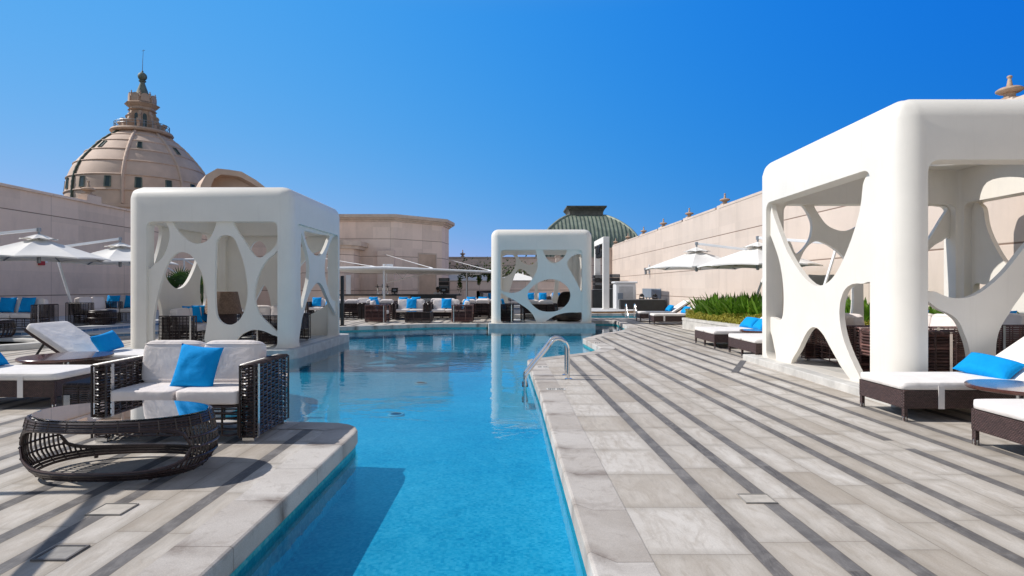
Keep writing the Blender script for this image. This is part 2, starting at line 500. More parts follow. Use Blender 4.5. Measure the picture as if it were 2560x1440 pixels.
simple('cabana_stone', (.60, .58, .54), .7, var=.25, scale=4, bump=.15, bscale=50)
simple('copper_roof', (.33, .37, .295), .5, .25, var=.35, scale=1.3)
simple('copper_rib', (.075, .125, .105), .6, .2, var=.3, scale=2)

def tile_mat():
    t = NT('riser_tile'); P = t.pos(); x, y, z = t.sep(P)
    s = t.math('MULTIPLY', t.math('ADD', x, y), 4.2); fl = t.math('FLOOR', s); f = t.math('FRACT', s)
    rn = t.white(t.comb(fl, 1.0, 0))[0]
    c = t.ramp(rn, [(0, (.045, .12, .24)), (.5, (.08, .19, .34)), (1, (.15, .27, .42))])
    j = t.math('GREATER_THAN', t.math('ABSOLUTE', t.math('SUBTRACT', f, .5)), .475)
    t.bsdf(t.mix(j, c, (.40, .45, .5)), .3); MT['riser_tile'] = t.m
tile_mat()

def leaf_mat(key, a, b, rough=.4):
    t = NT(key); rnd = t.n('ShaderNodeNewGeometry').outputs['Random Per Island']
    n = t.noise(t.obj(), 5, 3)
    f = t.math('ADD', t.math('MULTIPLY', rnd, .65), t.math('MULTIPLY', n, .4))
    c = t.mix(f, a, b)
    c = t.mix(t.ramp(rnd, [(.93, 0), (.96, .8)]), c, (.36, .30, .06))
    d = t.n('ShaderNodeBsdfPrincipled'); t.l(c, d.inputs['Base Color']); d.inputs['Roughness'].default_value = rough
    tl = t.n('ShaderNodeBsdfTranslucent'); t.l(c, tl.inputs[0])
    mx = t.n('ShaderNodeMixShader'); mx.inputs[0].default_value = .3
    t.l(d.outputs[0], mx.inputs[1]); t.l(tl.outputs[0], mx.inputs[2]); t.l(mx.outputs[0], t.out.inputs[0])
    MT[key] = t.m
leaf_mat('leaf_lily', (.045, .15, .012), (.24, .44, .04))
leaf_mat('leaf_cover', (.26, .26, .03), (.56, .50, .09), .75)
leaf_mat('leaf_hedge', (.020, .05, .008), (.09, .15, .02))
leaf_mat('leaf_palm', (.015, .045, .008), (.055, .12, .02))
# ================================================================== SETTING
WL = -.17          # water level
FLOOR = -.42       # pool floor
POOL = round_poly([
    (.43, -4, 0), (.36, 7.0, 0), (.285, 10.35, .35), (.60, 10.65, .4), (1.55, 11.5, 1.2), (1.93, 12.3, .5), (1.80, 14.6, .35),
    (2.62, 16.3, 1.5), (3.2, 17.1, 1.2), (3.8, 18.6, 2), (4.05, 22.4, .4), (-.6, 22.4, .1), (-.9, 20.57, .1), (-2.94, 20.55, 3),
    (-4.03, 19.75, 3), (-5.65, 18.97, 2), (-6.6, 18.3, .8), (-6.9, 16.5, .8), (-6.9, 12.6, .8), (-5.8, 11.2, .9), (-4.6, 9.7, .9), (-3.45, 8.9, .5),
    (-3.22, 8.2, .3), (-3.22, 5.75, .35), (-2.6, 5.58, .5), (-1.41, 5.50, .42), (-1.41, 3.0, 0), (-1.41, -4, 0)])
PLUNGE = round_poly([(3.3, 24.3, .3), (6.4, 24.3, .3), (6.9, 26.0, .4), (6.9, 28.4, .4), (3.3, 28.4, .4)])

def poly_area(p): return sum(p[i-1][0]*p[i][1]-p[i][0]*p[i-1][1] for i in range(len(p)))/2

def coping_and_basin(P, tag_name):
    n = len(P); ccw = 1 if poly_area(P) > 0 else -1
    nor = []
    for i in range(n):
        a = (P[i]-P[i-1]).normalized(); b = (P[(i+1) % n]-P[i]).normalized()
        na = Vector((a.y, -a.x))*ccw; nb = Vector((b.y, -b.x))*ccw
        m = na+nb
        m = m/max(m.length_squared, .3)*2 if m.length > 1e-6 else na
        nor.append(m if m.length < 2 else m.normalized()*2)
    prof = [(.28, .004), (.0, .004), (-.012, -.001), (-.018, -.012), (-.018, -.115), (-.012, -.127), (0, -.13)]
    cop = MB(); uvs = []; s = 0; S = []
    for i in range(n):
        S.append(s); s += (P[(i+1) % n]-P[i]).length
    vs = []
    for i in range(n):
        for (o, z) in prof:
            q = P[i]+nor[i]*o; vs.append((q.x, q.y, z))
    k = len(prof); fs = []; fuv = []
    for i in range(n):
        j = (i+1) % n; sj = S[i]+(P[j]-P[i]).length
        for a in range(k-1):
            fs.append((i*k+a, j*k+a, j*k+a+1, i*k+a+1)); fuv.append(((S[i], a), (sj, a), (sj, a+1), (S[i], a+1)))
    cop.add(vs, fs)
    o = cop.build('pool_coping', MT['coping_stone'], fix=False)
    o['kind'] = 'structure'
    me = o.data; uvl = me.uv_layers.new(name='UVMap')
    for p, q in zip(me.polygons, fuv):
        for li, w in zip(p.loop_indices, q): uvl.data[li].uv = w
    if ccw < 0 or True:
        bm = bmesh.new(); bm.from_mesh(me); bmesh.ops.recalc_face_normals(bm, faces=bm.faces)
        if sum(f.normal.z*f.calc_area() for f in bm.faces) < 0: bmesh.ops.reverse_faces(bm, faces=bm.faces)
        bm.to_mesh(me); bm.free()
    w = MB(); vs = []
    for p in P: vs += [(p.x, p.y, -.13), (p.x, p.y, -.26), (p.x, p.y, FLOOR)]
    for i in range(n):
        j = (i+1) % n
        w.f.append((i*3, j*3, j*3+1, i*3+1)); w.m.append(1)
        w.f.append((i*3+1, j*3+1, j*3+2, i*3+2)); w.m.append(0)
    w.v = vs
    tri = tessellate_polygon([[Vector((p.x, p.y, 0)) for p in P]])
    b = len(w.v); w.v += [(p.x, p.y, FLOOR) for p in P]
    for t in tri: w.f.append(tuple(b+i for i in t)); w.m.append(0)
    o = w.build('pool_basin', [MT['pool_mosaic'], MT['waterline_mosaic']]); o['kind'] = 'structure'
    wt = MB(); wt.add([(p.x, p.y, WL) for p in P], [t for t in tri])
    o = wt.build('pool_water', MT['pool_water'], fix=False); o['kind'] = 'structure'
    me = o.data
    bm = bmesh.new(); bm.from_mesh(me)
    for f in bm.faces:
        f.normal_update()
        if f.normal.z < 0: f.normal_flip()
    bm.to_mesh(me); bm.free()
coping_and_basin(POOL, 'pool'); coping_and_basin(PLUNGE, 'plunge')

# ---- deck: one sheet with the pools cut out, split into strips of stone
DX0, DX1, DY0, DY1 = -17.2, 8.5, -4.0, 50.0
def deck():
    outer = [Vector((DX0, DY0, 0)), Vector((DX1, DY0, 0)), Vector((DX1, DY1, 0)), Vector((DX0, DY1, 0))]
    loops = [outer, [Vector((p.x, p.y, 0)) for p in POOL], [Vector((p.x, p.y, 0)) for p in PLUNGE]]
    tri = tessellate_polygon(loops); allp = [p for l in loops for p in l]
    bm = bmesh.new(); vs = [bm.verts.new(p) for p in allp]
    for t in tri:
        try: bm.faces.new([vs[i] for i in t])
        except ValueError: pass
    def cut(no, co, only=None):
        fs = [f for f in bm.faces if only is None or only(f.calc_center_median())]
        g = set(fs)
        for f in fs: g.update(f.verts); g.update(f.edges)
        bmesh.ops.bisect_plane(bm, geom=list(g), plane_co=co, plane_no=no, dist=1e-6)
    SPLIT = -.5
    cut((1, 0, 0), (SPLIT, 0, 0))
    SL = .026
    # right: x + SL*y ; left: x
    hw = .044
    right = [1.29, 1.645, 1.94, 2.485, 2.75, 3.32, 3.68, 3.99]
    g = [.56, .28, .55, .36, .29, .55, .27, .57, .37, .30]
    x = right[-1]; i = 0
    while x < 9.5: x += g[i % len(g)]; right.append(x); i += 1
    x = 1.29; j = 0; rr = []
    while x > -.9: x -= g[::-1][j % len(g)]; rr.append(x); j += 1
    right = sorted([q for q in rr if q < .3]+right)
    left = [-1.86, -2.355, -2.64, -3.02, -3.59, -3.88, -4.44, -4.85]
    x = left[-1]; i = 0
    while x > -17.5: x -= g[i % len(g)]; left.append(x); i += 1
    x = -1.86; j = 0
    while x < 0: x += g[j % len(g)]; left.append(x) if x > -1.3 else None; j += 1
    left = sorted(left)
    def bounds(st):
        b = []
        for a, c in zip(st, st[1:]+[None]):
            b.append((a-hw, a+hw, 1))
            if c is not None:
                w = c-a-2*hw
                k = 2 if w > .36 else 1
                for q in range(k): b.append((a+hw+w*q/k, a+hw+w*(q+1)/k, 0))
        return b
    BR, BL = bounds(right), bounds(left)
    nr = Vector((1, SL, 0)).normalized()
    for (a, b, d) in BR: cut(nr, (a, 0, 0), lambda c: c.x > SPLIT)
    for (a, b, d) in BL: cut((1, 0, 0), (a, 0, 0), lambda c: c.x < SPLIT)
    gap = lambda c: c.x > SPLIT and 3.32-hw-.003 < c.x+SL*c.y < 3.32+hw+.003
    for yy in (4.64, 4.88): cut((0, 1, 0), (0, yy, 0), gap)
    for f in bm.faces:
        f.normal_update()
        if f.normal.z < 0: f.normal_flip()
    me = bpy.data.meshes.new('pool_deck'); bm.to_mesh(me); bm.free()
    A = me.attributes.new('strip', 'FLOAT_VECTOR', 'FACE'); B = me.attributes.new('stone', 'FLOAT_VECTOR', 'FACE')
    for p in me.polygons:
        c = p.center; sl = SL if c.x > SPLIT else 0
        xs = c.x+sl*c.y; best = None
        for (a, b, d) in (BR if sl else BL):
            if a-1e-4 <= xs <= b+1e-4: best = (a, b, d); break
        if best is None: best = (xs-.1, xs+.1, 0)
        if abs(xs-3.32) < hw and sl and 4.64 < c.y < 4.88: best = (best[0], best[1], 0)     # one strip stone is missing
        a, b, d = best; rnd = (math.sin(a*127.1)*43758.5) % 1
        A.data[p.index].vector = (a, b, rnd); B.data[p.index].vector = (d, sl, 0)
    me.materials.append(MT['deck_pavers'])
    o = link(bpy.data.objects.new('pool_deck', me)); o['kind'] = 'structure'
deck()

m = MB(); m.bar((4.10, 10.2, .0025), (3.385, 8.76, .0025), .10, .003); o = m.build('inlay_strip', MT['dark_inlay']); o['kind'] = 'structure'
# fittings of the pool
for x, y, l in ((-1.63, 10.3, 'round pale drain in the pool floor, the farther of two'), (-1.56, 7.76, 'round pale drain in the pool floor, the nearer of two')):
    t = thing('pool_drain', l, 'drain', (x, y, FLOOR))
    m = MB(); m.lathe([(.075, .003), (.075, .016), (.10, .018), (.115, .006), (.115, .003)], n=24); m.build('ring', MT['limestone_step'], t, smooth=40)
    m = MB(); m.lathe([(.001, .010), (.073, .010)], n=24); m.build('grate', MT['plinth_stone'], t)
t = thing('overflow_slot', 'small dark overflow slot in the pool wall below the ladder deck', 'slot', (.383, 5.5, -.17))
m = MB(); m.span(-.012, -.003, -.045, .045, -.03, .035); m.build('frame', MT['rubber_mat'], t); m = MB(); m.span(-.015, -.0125, -.035, .035, -.022, .027); m.build('opening', MT['black_plastic'], t)
# floor hatches set flush in the paving, the leaf a few millimetres proud
def hatch(x, y, w, d, label, dark):
    t = thing('floor_hatch', label, 'hatch', (x, y, 0))
    m = MB(); b = .012 if dark else .006
    for q in ((-w/2, -d/2, w, b), (-w/2, d/2-b, w, b), (-w/2, -d/2+b, b, d-2*b), (w/2-b, -d/2+b, b, d-2*b)):
        m.span(q[0], q[0]+q[2], q[1], q[1]+q[3], .001, .009)
    m.build('frame', MT['dark_inlay'] if dark else MT['hatch_stone'], t)
    m = MB(); m.span(-w/2+b+.003, w/2-b-.003, -d/2+b+.003, d/2-b-.003, .001, .006)
    m.build('leaf', MT['hatch_stone'] if dark else MT['paver_plain'], t)
hatch(-2.20, 2.81, .17, .16, 'dark grey metal hatch let into the paving near the pool corner', True)
hatch(-2.33, 3.36, .20, .17, 'pale stone hatch in the paving in front of the oval table', False)
hatch(1.50, 3.53, .19, .15, 'square pale hatch between two dark stripes beside the pool ladder deck', False)

# depth marks on the coping (worn, unreadable) - small dark inlay strokes
def marks(x, y, name, label, s=1.0, rot=0):
    t = thing(name, label, 'depth mark', (x, y, .001), rot); t.scale = (s, s, 1)
    m = MB(); m.span(-.12, .12, -.06, .075, .002, .0045); m.build('tile', MT['cabana_stone'], t)
    random.seed(int(abs(x*100)))
    for cx_ in (-.055, .055):
        m = MB()
        for r_ in range(3):
            q = -.04
            while q < .035:
                l = random.uniform(.008, .02)
                m.span(cx_+q, cx_+q+l*.8, .045-r_*.042, .056-r_*.042, .0045, .0068)
                if random.random() < .6: m.span(cx_+q, cx_+q+.005, .028-r_*.042, .0449-r_*.042, .0045, .0066)
                q += l+.006
        m.build('lettering', MT['rubber_mat'], t)
marks(.56, 7.32, 'depth_mark', 'small worn dark lettering on the coping in front of the chrome ladder')
marks(1.99, 13.4, 'depth_mark', 'small worn dark lettering on the coping of the far pool notch', 1, R(80))
marks(.50, 9.35, 'depth_mark', 'small worn dark lettering on the coping behind the chrome ladder', .8)

# stone plinths that carry the cabanas
def plinth(x0, x1, y0, y1, z0, z1, r, mat='plinth_stone'):
    m = MB(); m.prism(round_poly([(x0, y0, r), (x1, y0, r), (x1, y1, r), (x0, y1, r)]), z0, z1)
    o = m.build('stone_plinth', MT[mat], bevel=.012, seg=2); o['kind'] = 'structure'
plinth(-8.15, -4.40, 11.62, 15.85, FLOOR, .03, .35)
plinth(-.85, 2.97, 20.42, 24.25, FLOOR, .012, .06)
plinth(4.13, 8.3, 6.2, 10.35, -.05, .10, .06, 'cabana_stone')

# broad shallow steps on the shaded side
def terrace(pts, z0, z1):
    m = MB(); P = [Vector(p) for p in pts]
    m.prism(P, z0, z1-.035, mi=1, top=False, bot=False)
    big = []
    n = len(P)
    cen = sum(P, Vector((0, 0)))/n
    m.prism([p+(p-cen).normalized()*.02 for p in P], z1-.035, z1, mi=0)
    o = m.build('terrace_step', [MT['limestone_step'], MT['riser_tile']]); o['kind'] = 'structure'
terrace([(-17.2, 11.0), (-12.4, 14.0), (-10.2, 15.4), (-9.5, 17.0), (-9.2, 19.5), (-9.2, 30), (-17.2, 30)], 0, .10)
terrace([(-17.2, 12.7), (-12.3, 14.45), (-11.55, 15.15), (-11.3, 17.2), (-11.0, 20), (-11.0, 30), (-17.2, 30)], .10, .20)
# raised floor at the far end
m = MB(); m.prism(round_poly([(-1.6, 28.8, .5), (3.2, 28.8, .5), (3.2, 39.5, 0), (-1.6, 39.5, 0)]), 0, .16, bot=False)
o = m.build('terrace_step', MT['limestone_step']); o['kind'] = 'structure'

# round wading basin, pale floor, on the shaded side
t = thing('wading_basin', 'low round basin with a wide pale kerb and pale green floor', 'basin', (-11.75, 12.35, 0))
m = MB(); m.lathe([(1.0, .004), (1.0, .10), (.99, .12), (.80, .12), (.79, .105), (.79, .03)], n=56, sx=1.75, sy=1.12)
m.build('kerb', MT['cabana_stone'], t, smooth=40)
m = MB(); m.lathe([(.0001, .052), (.795, .052)], n=56, sx=1.75, sy=1.12)
m.build('basin_floor', MT['pale_gravel'], t)

# ---- walls
def wall_block(x, z):
    pass
TURN = .0245
def wall_at(y, d=0):
    """a point on the sunlit wall's face, d metres behind it"""
    return (8.53-TURN*(y-20)+d, y)
FIN_Y = [10.4+4.35*k for k in range(9)]
t = thing('parapet_wall', 'tall sunlit beige stone wall along the deck', 'wall', (8.53, 20, 0), TURN)
m = MB(); m.span(0, .4, -26, 25.5, -.3, 4.50); m.build('wall_face', MT['wall_stone_right'], t)
m = MB()
y = FIN_Y[0]-4.35*3
while y < 45:
    m.span(-.015, .5, y+.45-20, min(y+4.34, 45.5)-20, 4.502, 4.60)
    m.span(.05, .5, y-.25-20, y+.43-20, 4.502, 4.66)
    y += 4.35
m.build('coping_slab', MT['wall_stone_right'], t, bevel=.01)
m = MB(); m.span(-.45, .39, 25.503, 26.2, -.3, 4.25); m.span(-.55, .39, 25.45, 26.25, 4.252, 4.42)
m.build('end_pier', MT['cornice_stone'], t)
t = thing('parapet_wall', 'tall shaded beige stone wall behind the terrace umbrellas', 'wall', (-17.4, 20, 0))
m = MB(); m.span(-.2, .2, -26, 16, -.3, 4.70); m.build('wall_face', MT['wall_stone_left'], t)
m = MB(); m.span(-.215, .3, -26, 3.2, 4.702, 4.80); m.span(-.1, .3, 3.2, 4.0, 4.702, 5.05); m.span(-.215, .3, 4.0, 16, 4.702, 4.78)
m.build('coping_slab', MT['wall_stone_left'], t, bevel=.01)

# stone finials
def finial():
    t = thing('stone_finial', 'x', 'finial', (0, 0, 0))
    m = MB(); m.box((0, 0, .04), (.34, .34, .08)); m.lathe([(.15, .08), (.11, .12), (.11, .20), (.14, .22)], n=16)
    m.build('base', MT['finial_stone'], t, smooth=40)
    m = MB(); m.lathe([(.10, .22), (.20, .25), (.255, .30), (.255, .34), (.20, .39), (.10, .425), (.06, .44)], n=20)
    m.build('bowl', MT['finial_stone'], t, smooth=60)
    m = MB(); m.lathe([(.062, .44), (.035, .66), (.03, .67), (.05, .70), (.055, .73), (.035, .765), (.001, .78)], n=12)
    m.build('spike', MT['finial_stone'], t, smooth=60)
    return t
fin = finial(); first = True
FL = ['nearest of the finials on the sunlit wall, above the big white cabana', None, None, 'finial on the sunlit wall, above the two overlapping parasols', 'second nearest small finial on the sunlit wall in open view', 'third finial away on the sunlit wall in open view', 'fourth finial away on the sunlit wall, just right of the ribbed green roof',
      'finial on the sunlit wall seen against the edge of the ribbed green roof', 'farthest finial, at the end of the sunlit wall above the stage truss']
for k in range(9):
    y = FIN_Y[k]; fx = wall_at(y, .22)[0]
    if FL[k] is None: continue
    if first: fin.location = (fx, y, 4.66); fin.scale = (.80, .80, .60); fin['label'] = FL[k]; fin['group'] = 'finials on the sunlit wall'; first = False
    else: dup(fin, (fx, y, 4.66), 0, FL[k], 'finials on the sunlit wall')
dup(fin, (-17.35, 23.6, 5.05), 0, 'shaded stone finial on the wall below the great dome', None, (1.05, 1.05, .8))
dup(fin, (-4.3, 50.2, 3.94), 0, 'lone finial on the far end wall beside the curved building', None, (.9, .9, .8))

# ---- buildings behind the far deck
def band_poly(pts, d):
    """outline pushed outward (towards the camera and right) by d"""
    P = [Vector(p) for p in pts]; out = []
    for i, p in enumerate(P):
        a = (P[i]-P[i-1]).normalized() if i else None; b = (P[i+1]-P[i]).normalized() if i < len(P)-1 else None
        na = Vector((a.y, -a.x)) if a else None; nb = Vector((b.y, -b.x)) if b else None
        nn = (na or nb) if not (na and nb) else (na+nb)/max((na+nb).length_squared, .5)*2
        out.append(p+nn*d)
    return out
FAC = [(-17.2, 35.5), (-7.27, 35.5), (-4.62, 38.0), (-4.39, 40.0), (-5.6, 44.0), (-6.4, 52)]
def facade():
    t = thing('curved_building', 'pinkish beige stone building with faceted front and thin cornice behind the bar', 'building', (-9, 40, 0))
    loc = Vector((-9, 40))
    back = [(-6.4, 56), (-17.2, 56)]
    def local(P): return [Vector(p)-loc for p in P]
    m = MB(); m.prism(local(FAC+back), -.3, 5.35); m.build('wall', MT['facade_stone'], t)
    m = MB()
    for d, z0, z1 in ((.10, 5.352, 5.46), (.24, 5.462, 5.56), (.40, 5.562, 5.76)):
        m.prism(local(band_poly(FAC, d)+back), z0, z1)
    m.build('cornice', MT['cornice_stone'], t)
    # projecting pier left of the niche
    m = MB(); m.prism(local([(-8.25, 35.2), (-7.2, 35.2), (-7.2, 35.6), (-8.25, 35.6)]), -.3, 3.55); m.build('pier', MT['facade_stone'], t, bevel=.02)
    # niche on the slanting face: flat panel, recess shade put into its darker colour
    a = Vector((-7.27, 35.5)); b = Vector((-4.62, 38.0)); d = (b-a).normalized(); n = Vector((d.y, -d.x))
    p0 = a+d*1.75-loc; p1 = a+d*3.2-loc
    m = MB()
    q = [p0+n*.05, p1+n*.05, p1-n*.6, p0-n*.6]
    m.prism([p0+n*.03, p0+d*.08+n*.03, p0+d*.08-n*.03, p0-n*.03], -.3, 3.4)
    m.prism([p1+n*.03, p1+n*-.03, p1-d*.08-n*.03, p1-d*.08+n*.03], -.3, 3.4)
    m.prism([p0+n*.03, p1+n*.03, p1-n*.03, p0-n*.03], 3.402, 3.5); m.build('niche_frame', MT['cornice_stone'], t)
    m = MB(); m.prism([p0+d*.085+n*.012, p1-d*.085+n*.012, p1-d*.085+n*.004, p0+d*.085+n*.004], -.3, 3.4); m.build('niche_shade', MT['lantern_stone'], t)
    # low pavilion with its own cornice
    m = MB(); m.prism(local([(-12.2, 33.4), (-9.9, 33.4), (-9.35, 34.0), (-9.35, 35.6), (-12.2, 35.6)]), -.3, 3.55); m.build('pavilion', MT['facade_stone'], t)
    m = MB(); m.prism(local([(-12.5, 33.05), (-9.75, 33.05), (-9.0, 33.85), (-9.0, 35.6), (-12.5, 35.6)]), 3.552, 3.72); m.prism(local([(-12.7, 32.9), (-9.65, 32.9), (-8.85, 33.75), (-8.85, 35.6), (-12.7, 35.6)]), 3.722, 4.0)
    m.build('pavilion_cornice', MT['cornice_stone'], t)
    m = MB(); m.span(-.62, -.35, -6.64, -6.56, 0, 2.0); m.build('slit_window', MT['white_metal'], t)
facade()
t = thing('end_wall', 'tall far beige wall closing the deck beyond the umbrellas', 'wall', (2, 50.3, 0))
m = MB(); m.span(-9.5, 7.4, -.2, .2, -.3, 3.80); m.build('wall_face', MT['facade_stone'], t)
m = MB(); m.span(-9.5, 7.4, -.26, .26, 3.802, 3.94); m.build('coping_slab', MT['cornice_stone'], t)
t = thing('low_wall', 'low far beige wall in front of the white parasol tops', 'wall', (2, 40, 0))
m = MB(); m.span(-6.3, 6.4, -.15, .15, 0, 1.66); m.build('wall_face', MT['facade_stone'], t)
m = MB(); m.span(-6.3, 6.4, -.19, .19, 1.662, 1.75); m.build('coping_slab', MT['cornice_stone'], t)
t = thing('stone_pillar', 'slim pale pillar behind the middle cabana', 'pillar', (3.05, 38.5, 0))
m = MB(); m.span(-.13, .13, -.13, .13, .16, 3.3); m.build('shaft', MT['wall_stone_right'], t, bevel=.01)
m = MB(); m.span(-.18, .18, -.18, .18, 3.302, 3.42); m.build('capital', MT['cornice_stone'], t)

# ---- great dome
def great_dome():
    X, Y = -38.5, 60.0
    t = thing('domed_tower', 'great stone dome with ribs, slit windows and a carved lantern on top', 'dome', (X, Y, 0)); t.scale = (1, 1, .974)
    prof = [(6.5, -12), (6.5, 9.0), (6.62, 9.05), (6.62, 9.3), (6.47, 9.35), (6.45, 10.8), (6.30, 12.2), (5.75, 13.7), (4.85, 15.0), (3.83, 16.2), (2.83, 17.1), (2.2, 17.6)]
    fine = spline([(r, z, 0) for r, z in prof[5:]], 5)
    pr = prof[:5]+[(p.x, p.y) for p in fine]
    m = MB(); m.lathe(pr, n=64); m.build('shell', MT['dome_stone'], t, smooth=35)
    def rad(z):
        for (a, b) in zip(pr[4:], pr[5:]):
            if a[1] <= z <= b[1]: return a[0]+(b[0]-a[0])*(z-a[1])/(b[1]-a[1]+1e-9)
        return pr[-1][0]
    for z in (10.75, 12.25, 13.75, 15.05, 16.15, 16.95):
        m = MB(); r = rad(z)
        m.lathe([(r-.05, z-.09), (r+.09, z-.075), (r+.12, z), (r+.09, z+.05), (r-.06, z+.09)], n=64); m.build('band', MT['dome_stone'], t, smooth=50)
    ph0 = math.atan2(-Y, -X)+.12
    def rib_px(k):
        a = ph0+.42+k*PI/4; p = Vector((X+6.4*math.cos(a), Y+6.4*math.sin(a)))
        return p.x/p.y if Vector((math.cos(a), math.sin(a))).dot(Vector((-X, -Y)).normalized()) > .25 else 9
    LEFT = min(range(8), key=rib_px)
    for k in range(8):
        a = ph0+.42+k*PI/4
        zs = [9.4+i*(17.5-9.4)/34 for i in range(35)]
        m = MB(); m.tube([((rad(z)+.03)*math.cos(a), (rad(z)+.03)*math.sin(a), z) for z in zs], [.17 if i % 2 else .135 for i in range(35)], n=8)
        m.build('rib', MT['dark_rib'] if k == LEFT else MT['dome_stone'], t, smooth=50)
    for k in range(16):
        a = ph0+.42+PI/8*.5+k*PI/8
        for z0, z1, w in ((10.98, 12.0, .26), (15.25, 15.95, .20)):
            if z0 > 13 and k % 2: continue
            r0, r1 = rad(z0), rad(z1)
            ca, sa = math.cos(a), math.sin(a)
            rad_v = Vector((ca, sa, 0)); tan = Vector((-sa, ca, 0))
            def P(r, z, s, dpt): q = rad_v*(r+dpt)+tan*s; return Vector((q.x, q.y, z))
            m = MB(); m.add([P(r0, z0, -w, .03), P(r0, z0, w, .03), P(r1, z1, w*.9, .03), P(r1, z1, -w*.9, .03)], [(0, 1, 2, 3)])
            pane = MB(); pane.v = m.v; pane.f = m.f; pane.m = m.m
            fr = MB()
            for s0, q0, s1, q1 in ((-w, 0, -w*.9, 1), (w, 0, w*.9, 1)):
                fr.bar(P(r0, z0, s0, .03), P(r1, z1, s1, .03), .05, .12)
            fr.bar(P(r0, z0, -w, .05), P(r0, z0, w, .05), .12, .05); fr.bar(P(r1, z1, -w*.9, .05), P(r1, z1, w*.9, .05), .12, .05)
            f = fr.build('window', MT['verdigris'], t)
            pane.build('pane', MT['glass_dark'], f)
    # gallery and lantern
    m = MB(); m.lathe([(2.15, 17.5), (2.75, 17.55), (2.85, 17.7), (2.75, 17.88), (2.3, 17.92), (.5, 17.95)], n=48); m.build('gallery', MT['lantern_stone'], t, smooth=40)
    m = MB()
    for z in (18.35, 18.62): m.tube([(2.45*math.cos(q*PI/20), 2.45*math.sin(q*PI/20), z) for q in range(40)], .03, closed=True, n=5)
    for q in range(20): m.bar((2.45*math.cos(q*PI/10), 2.45*math.sin(q*PI/10), 17.9), (2.45*math.cos(q*PI/10), 2.45*math.sin(q*PI/10), 18.62), .04)
    m.build('railing', MT['grey_metal'], t)
    lan = MB(); lan.lathe([(1.05, 17.93), (1.05, 20.35)], n=8, ph=PI/8); la = lan.build('lantern', MT['lantern_stone'], t)
    for k in range(8):
        a = k*PI/4; ca, sa = math.cos(a), math.sin(a)
        rv = Vector((ca, sa, 0)); tv = Vector((-sa, ca, 0)); r = 1.05*math.cos(PI/8)+.012
        pts = [(-.19, 18.05), (.19, 18.05), (.19, 19.5)]+[(.19*math.cos(q), 19.5+.22*math.sin(q)) for q in (PI*.25, PI*.5, PI*.75)]+[(-.19, 19.5)]
        m = MB(); m.add([tuple(rv*r+tv*s+Vector((0, 0, z))) for s, z in pts], [tuple(range(len(pts)))])
        m.build('arch_window', MT['glass_dark'], la)
        # scrolled buttress on each corner
        b = a+PI/8; cb, sb = math.cos(b), math.sin(b)
        out = [(1.0, 17.93), (2.05, 17.93), (2.05, 18.45), (2.25, 18.62), (2.22, 18.85), (2.0, 18.9), (1.75, 18.82), (1.55, 18.95), (1.45, 19.25), (1.52, 19.42), (1.42, 19.6), (1.28, 19.62), (1.2, 19.95), (1.0, 20.0)]
        m = MB(); tw = Vector((-sb, cb, 0))*.13
        A = [Vector((cb*q, sb*q, z))-tw for q, z in out]; B = [Vector((cb*q, sb*q, z))+tw for q, z in out]; n = len(out)
        m.add(A+B, [tuple(range(n))[::-1], tuple(range(n, 2*n))]+[(i, (i+1) % n, n+(i+1) % n, n+i) for i in range(n)])
        m.build('buttress', MT['lantern_stone'], la)
    m = MB(); m.lathe([(1.05, 19.98), (1.35, 20.12), (1.2, 20.2), (1.2, 20.4), (1.35, 20.5), (1.62, 20.75), (1.55, 20.82), (1.12, 20.86)], n=8, ph=PI/8); m.build('cornice', MT['lantern_stone'], t)
    m = MB(); m.lathe([(1.1, 20.84), (1.18, 21.0), (1.1, 21.5), (.85, 21.55)], n=8, ph=PI/8); m.build('crown', MT['lantern_stone'], t)
    for k in range(8):
        a = k*PI/4; m = MB(); rv = Vector((math.cos(a), math.sin(a), 0)); tv = Vector((-rv.y, rv.x, 0))
        pts = [(-.36, 20.95), (.36, 20.95), (.40, 21.35)]+[(.36*math.cos(q), 21.45+.36*math.sin(q)) for q in [PI*i/8 for i in range(9)]]+[(-.40, 21.35)]
        n = len(pts); r0 = 1.0; r1 = 1.22
        m.add([tuple(rv*r0+tv*s+Vector((0, 0, z))) for s, z in pts]+[tuple(rv*r1+tv*s+Vector((0, 0, z))) for s, z in pts],
              [tuple(range(n))[::-1], tuple(range(n, 2*n))]+[(i, (i+1) % n, n+(i+1) % n, n+i) for i in range(n)])
        m.build('crest', MT['lantern_stone'], t)
        a += PI/8; m = MB(); c = (1.15*math.cos(a), 1.15*math.sin(a), 0)
        m.lathe([(.10, 21.4), (.12, 21.6), (.05, 21.65), (.10, 21.75), (.12, 21.82), (.04, 21.9), (.07, 21.98), (.001, 22.1)], c, n=8); m.build('pinnacle', MT['lantern_stone'], t, smooth=60)
    m = MB(); m.lathe([(.82, 21.3), (.72, 21.6), (.24, 23.1), (.22, 23.25), (.34, 23.32), (.34, 23.4), (.2, 23.45)], n=12); m.build('spire', MT['verdigris'], t, smooth=50)
    m = MB(); m.sq((0, 0, 23.85), .43, .43, .45, 1, 1, 20, 12); m.lathe([(.1, 24.25), (.1, 24.45), (.02, 24.5)], n=8); m.build('ball', MT['verdigris'], t, smooth=60)
    m = MB(); m.tube([(0, 0, 24.4), (.03, 0, 25.5), (.1, 0, 26.75)], [.035, .025, .015], n=5); m.bar((-.05, 0, 26.6), (.28, 0, 26.68), .03); m.build('lightning_rod', MT['grey_metal'], t)
great_dome()

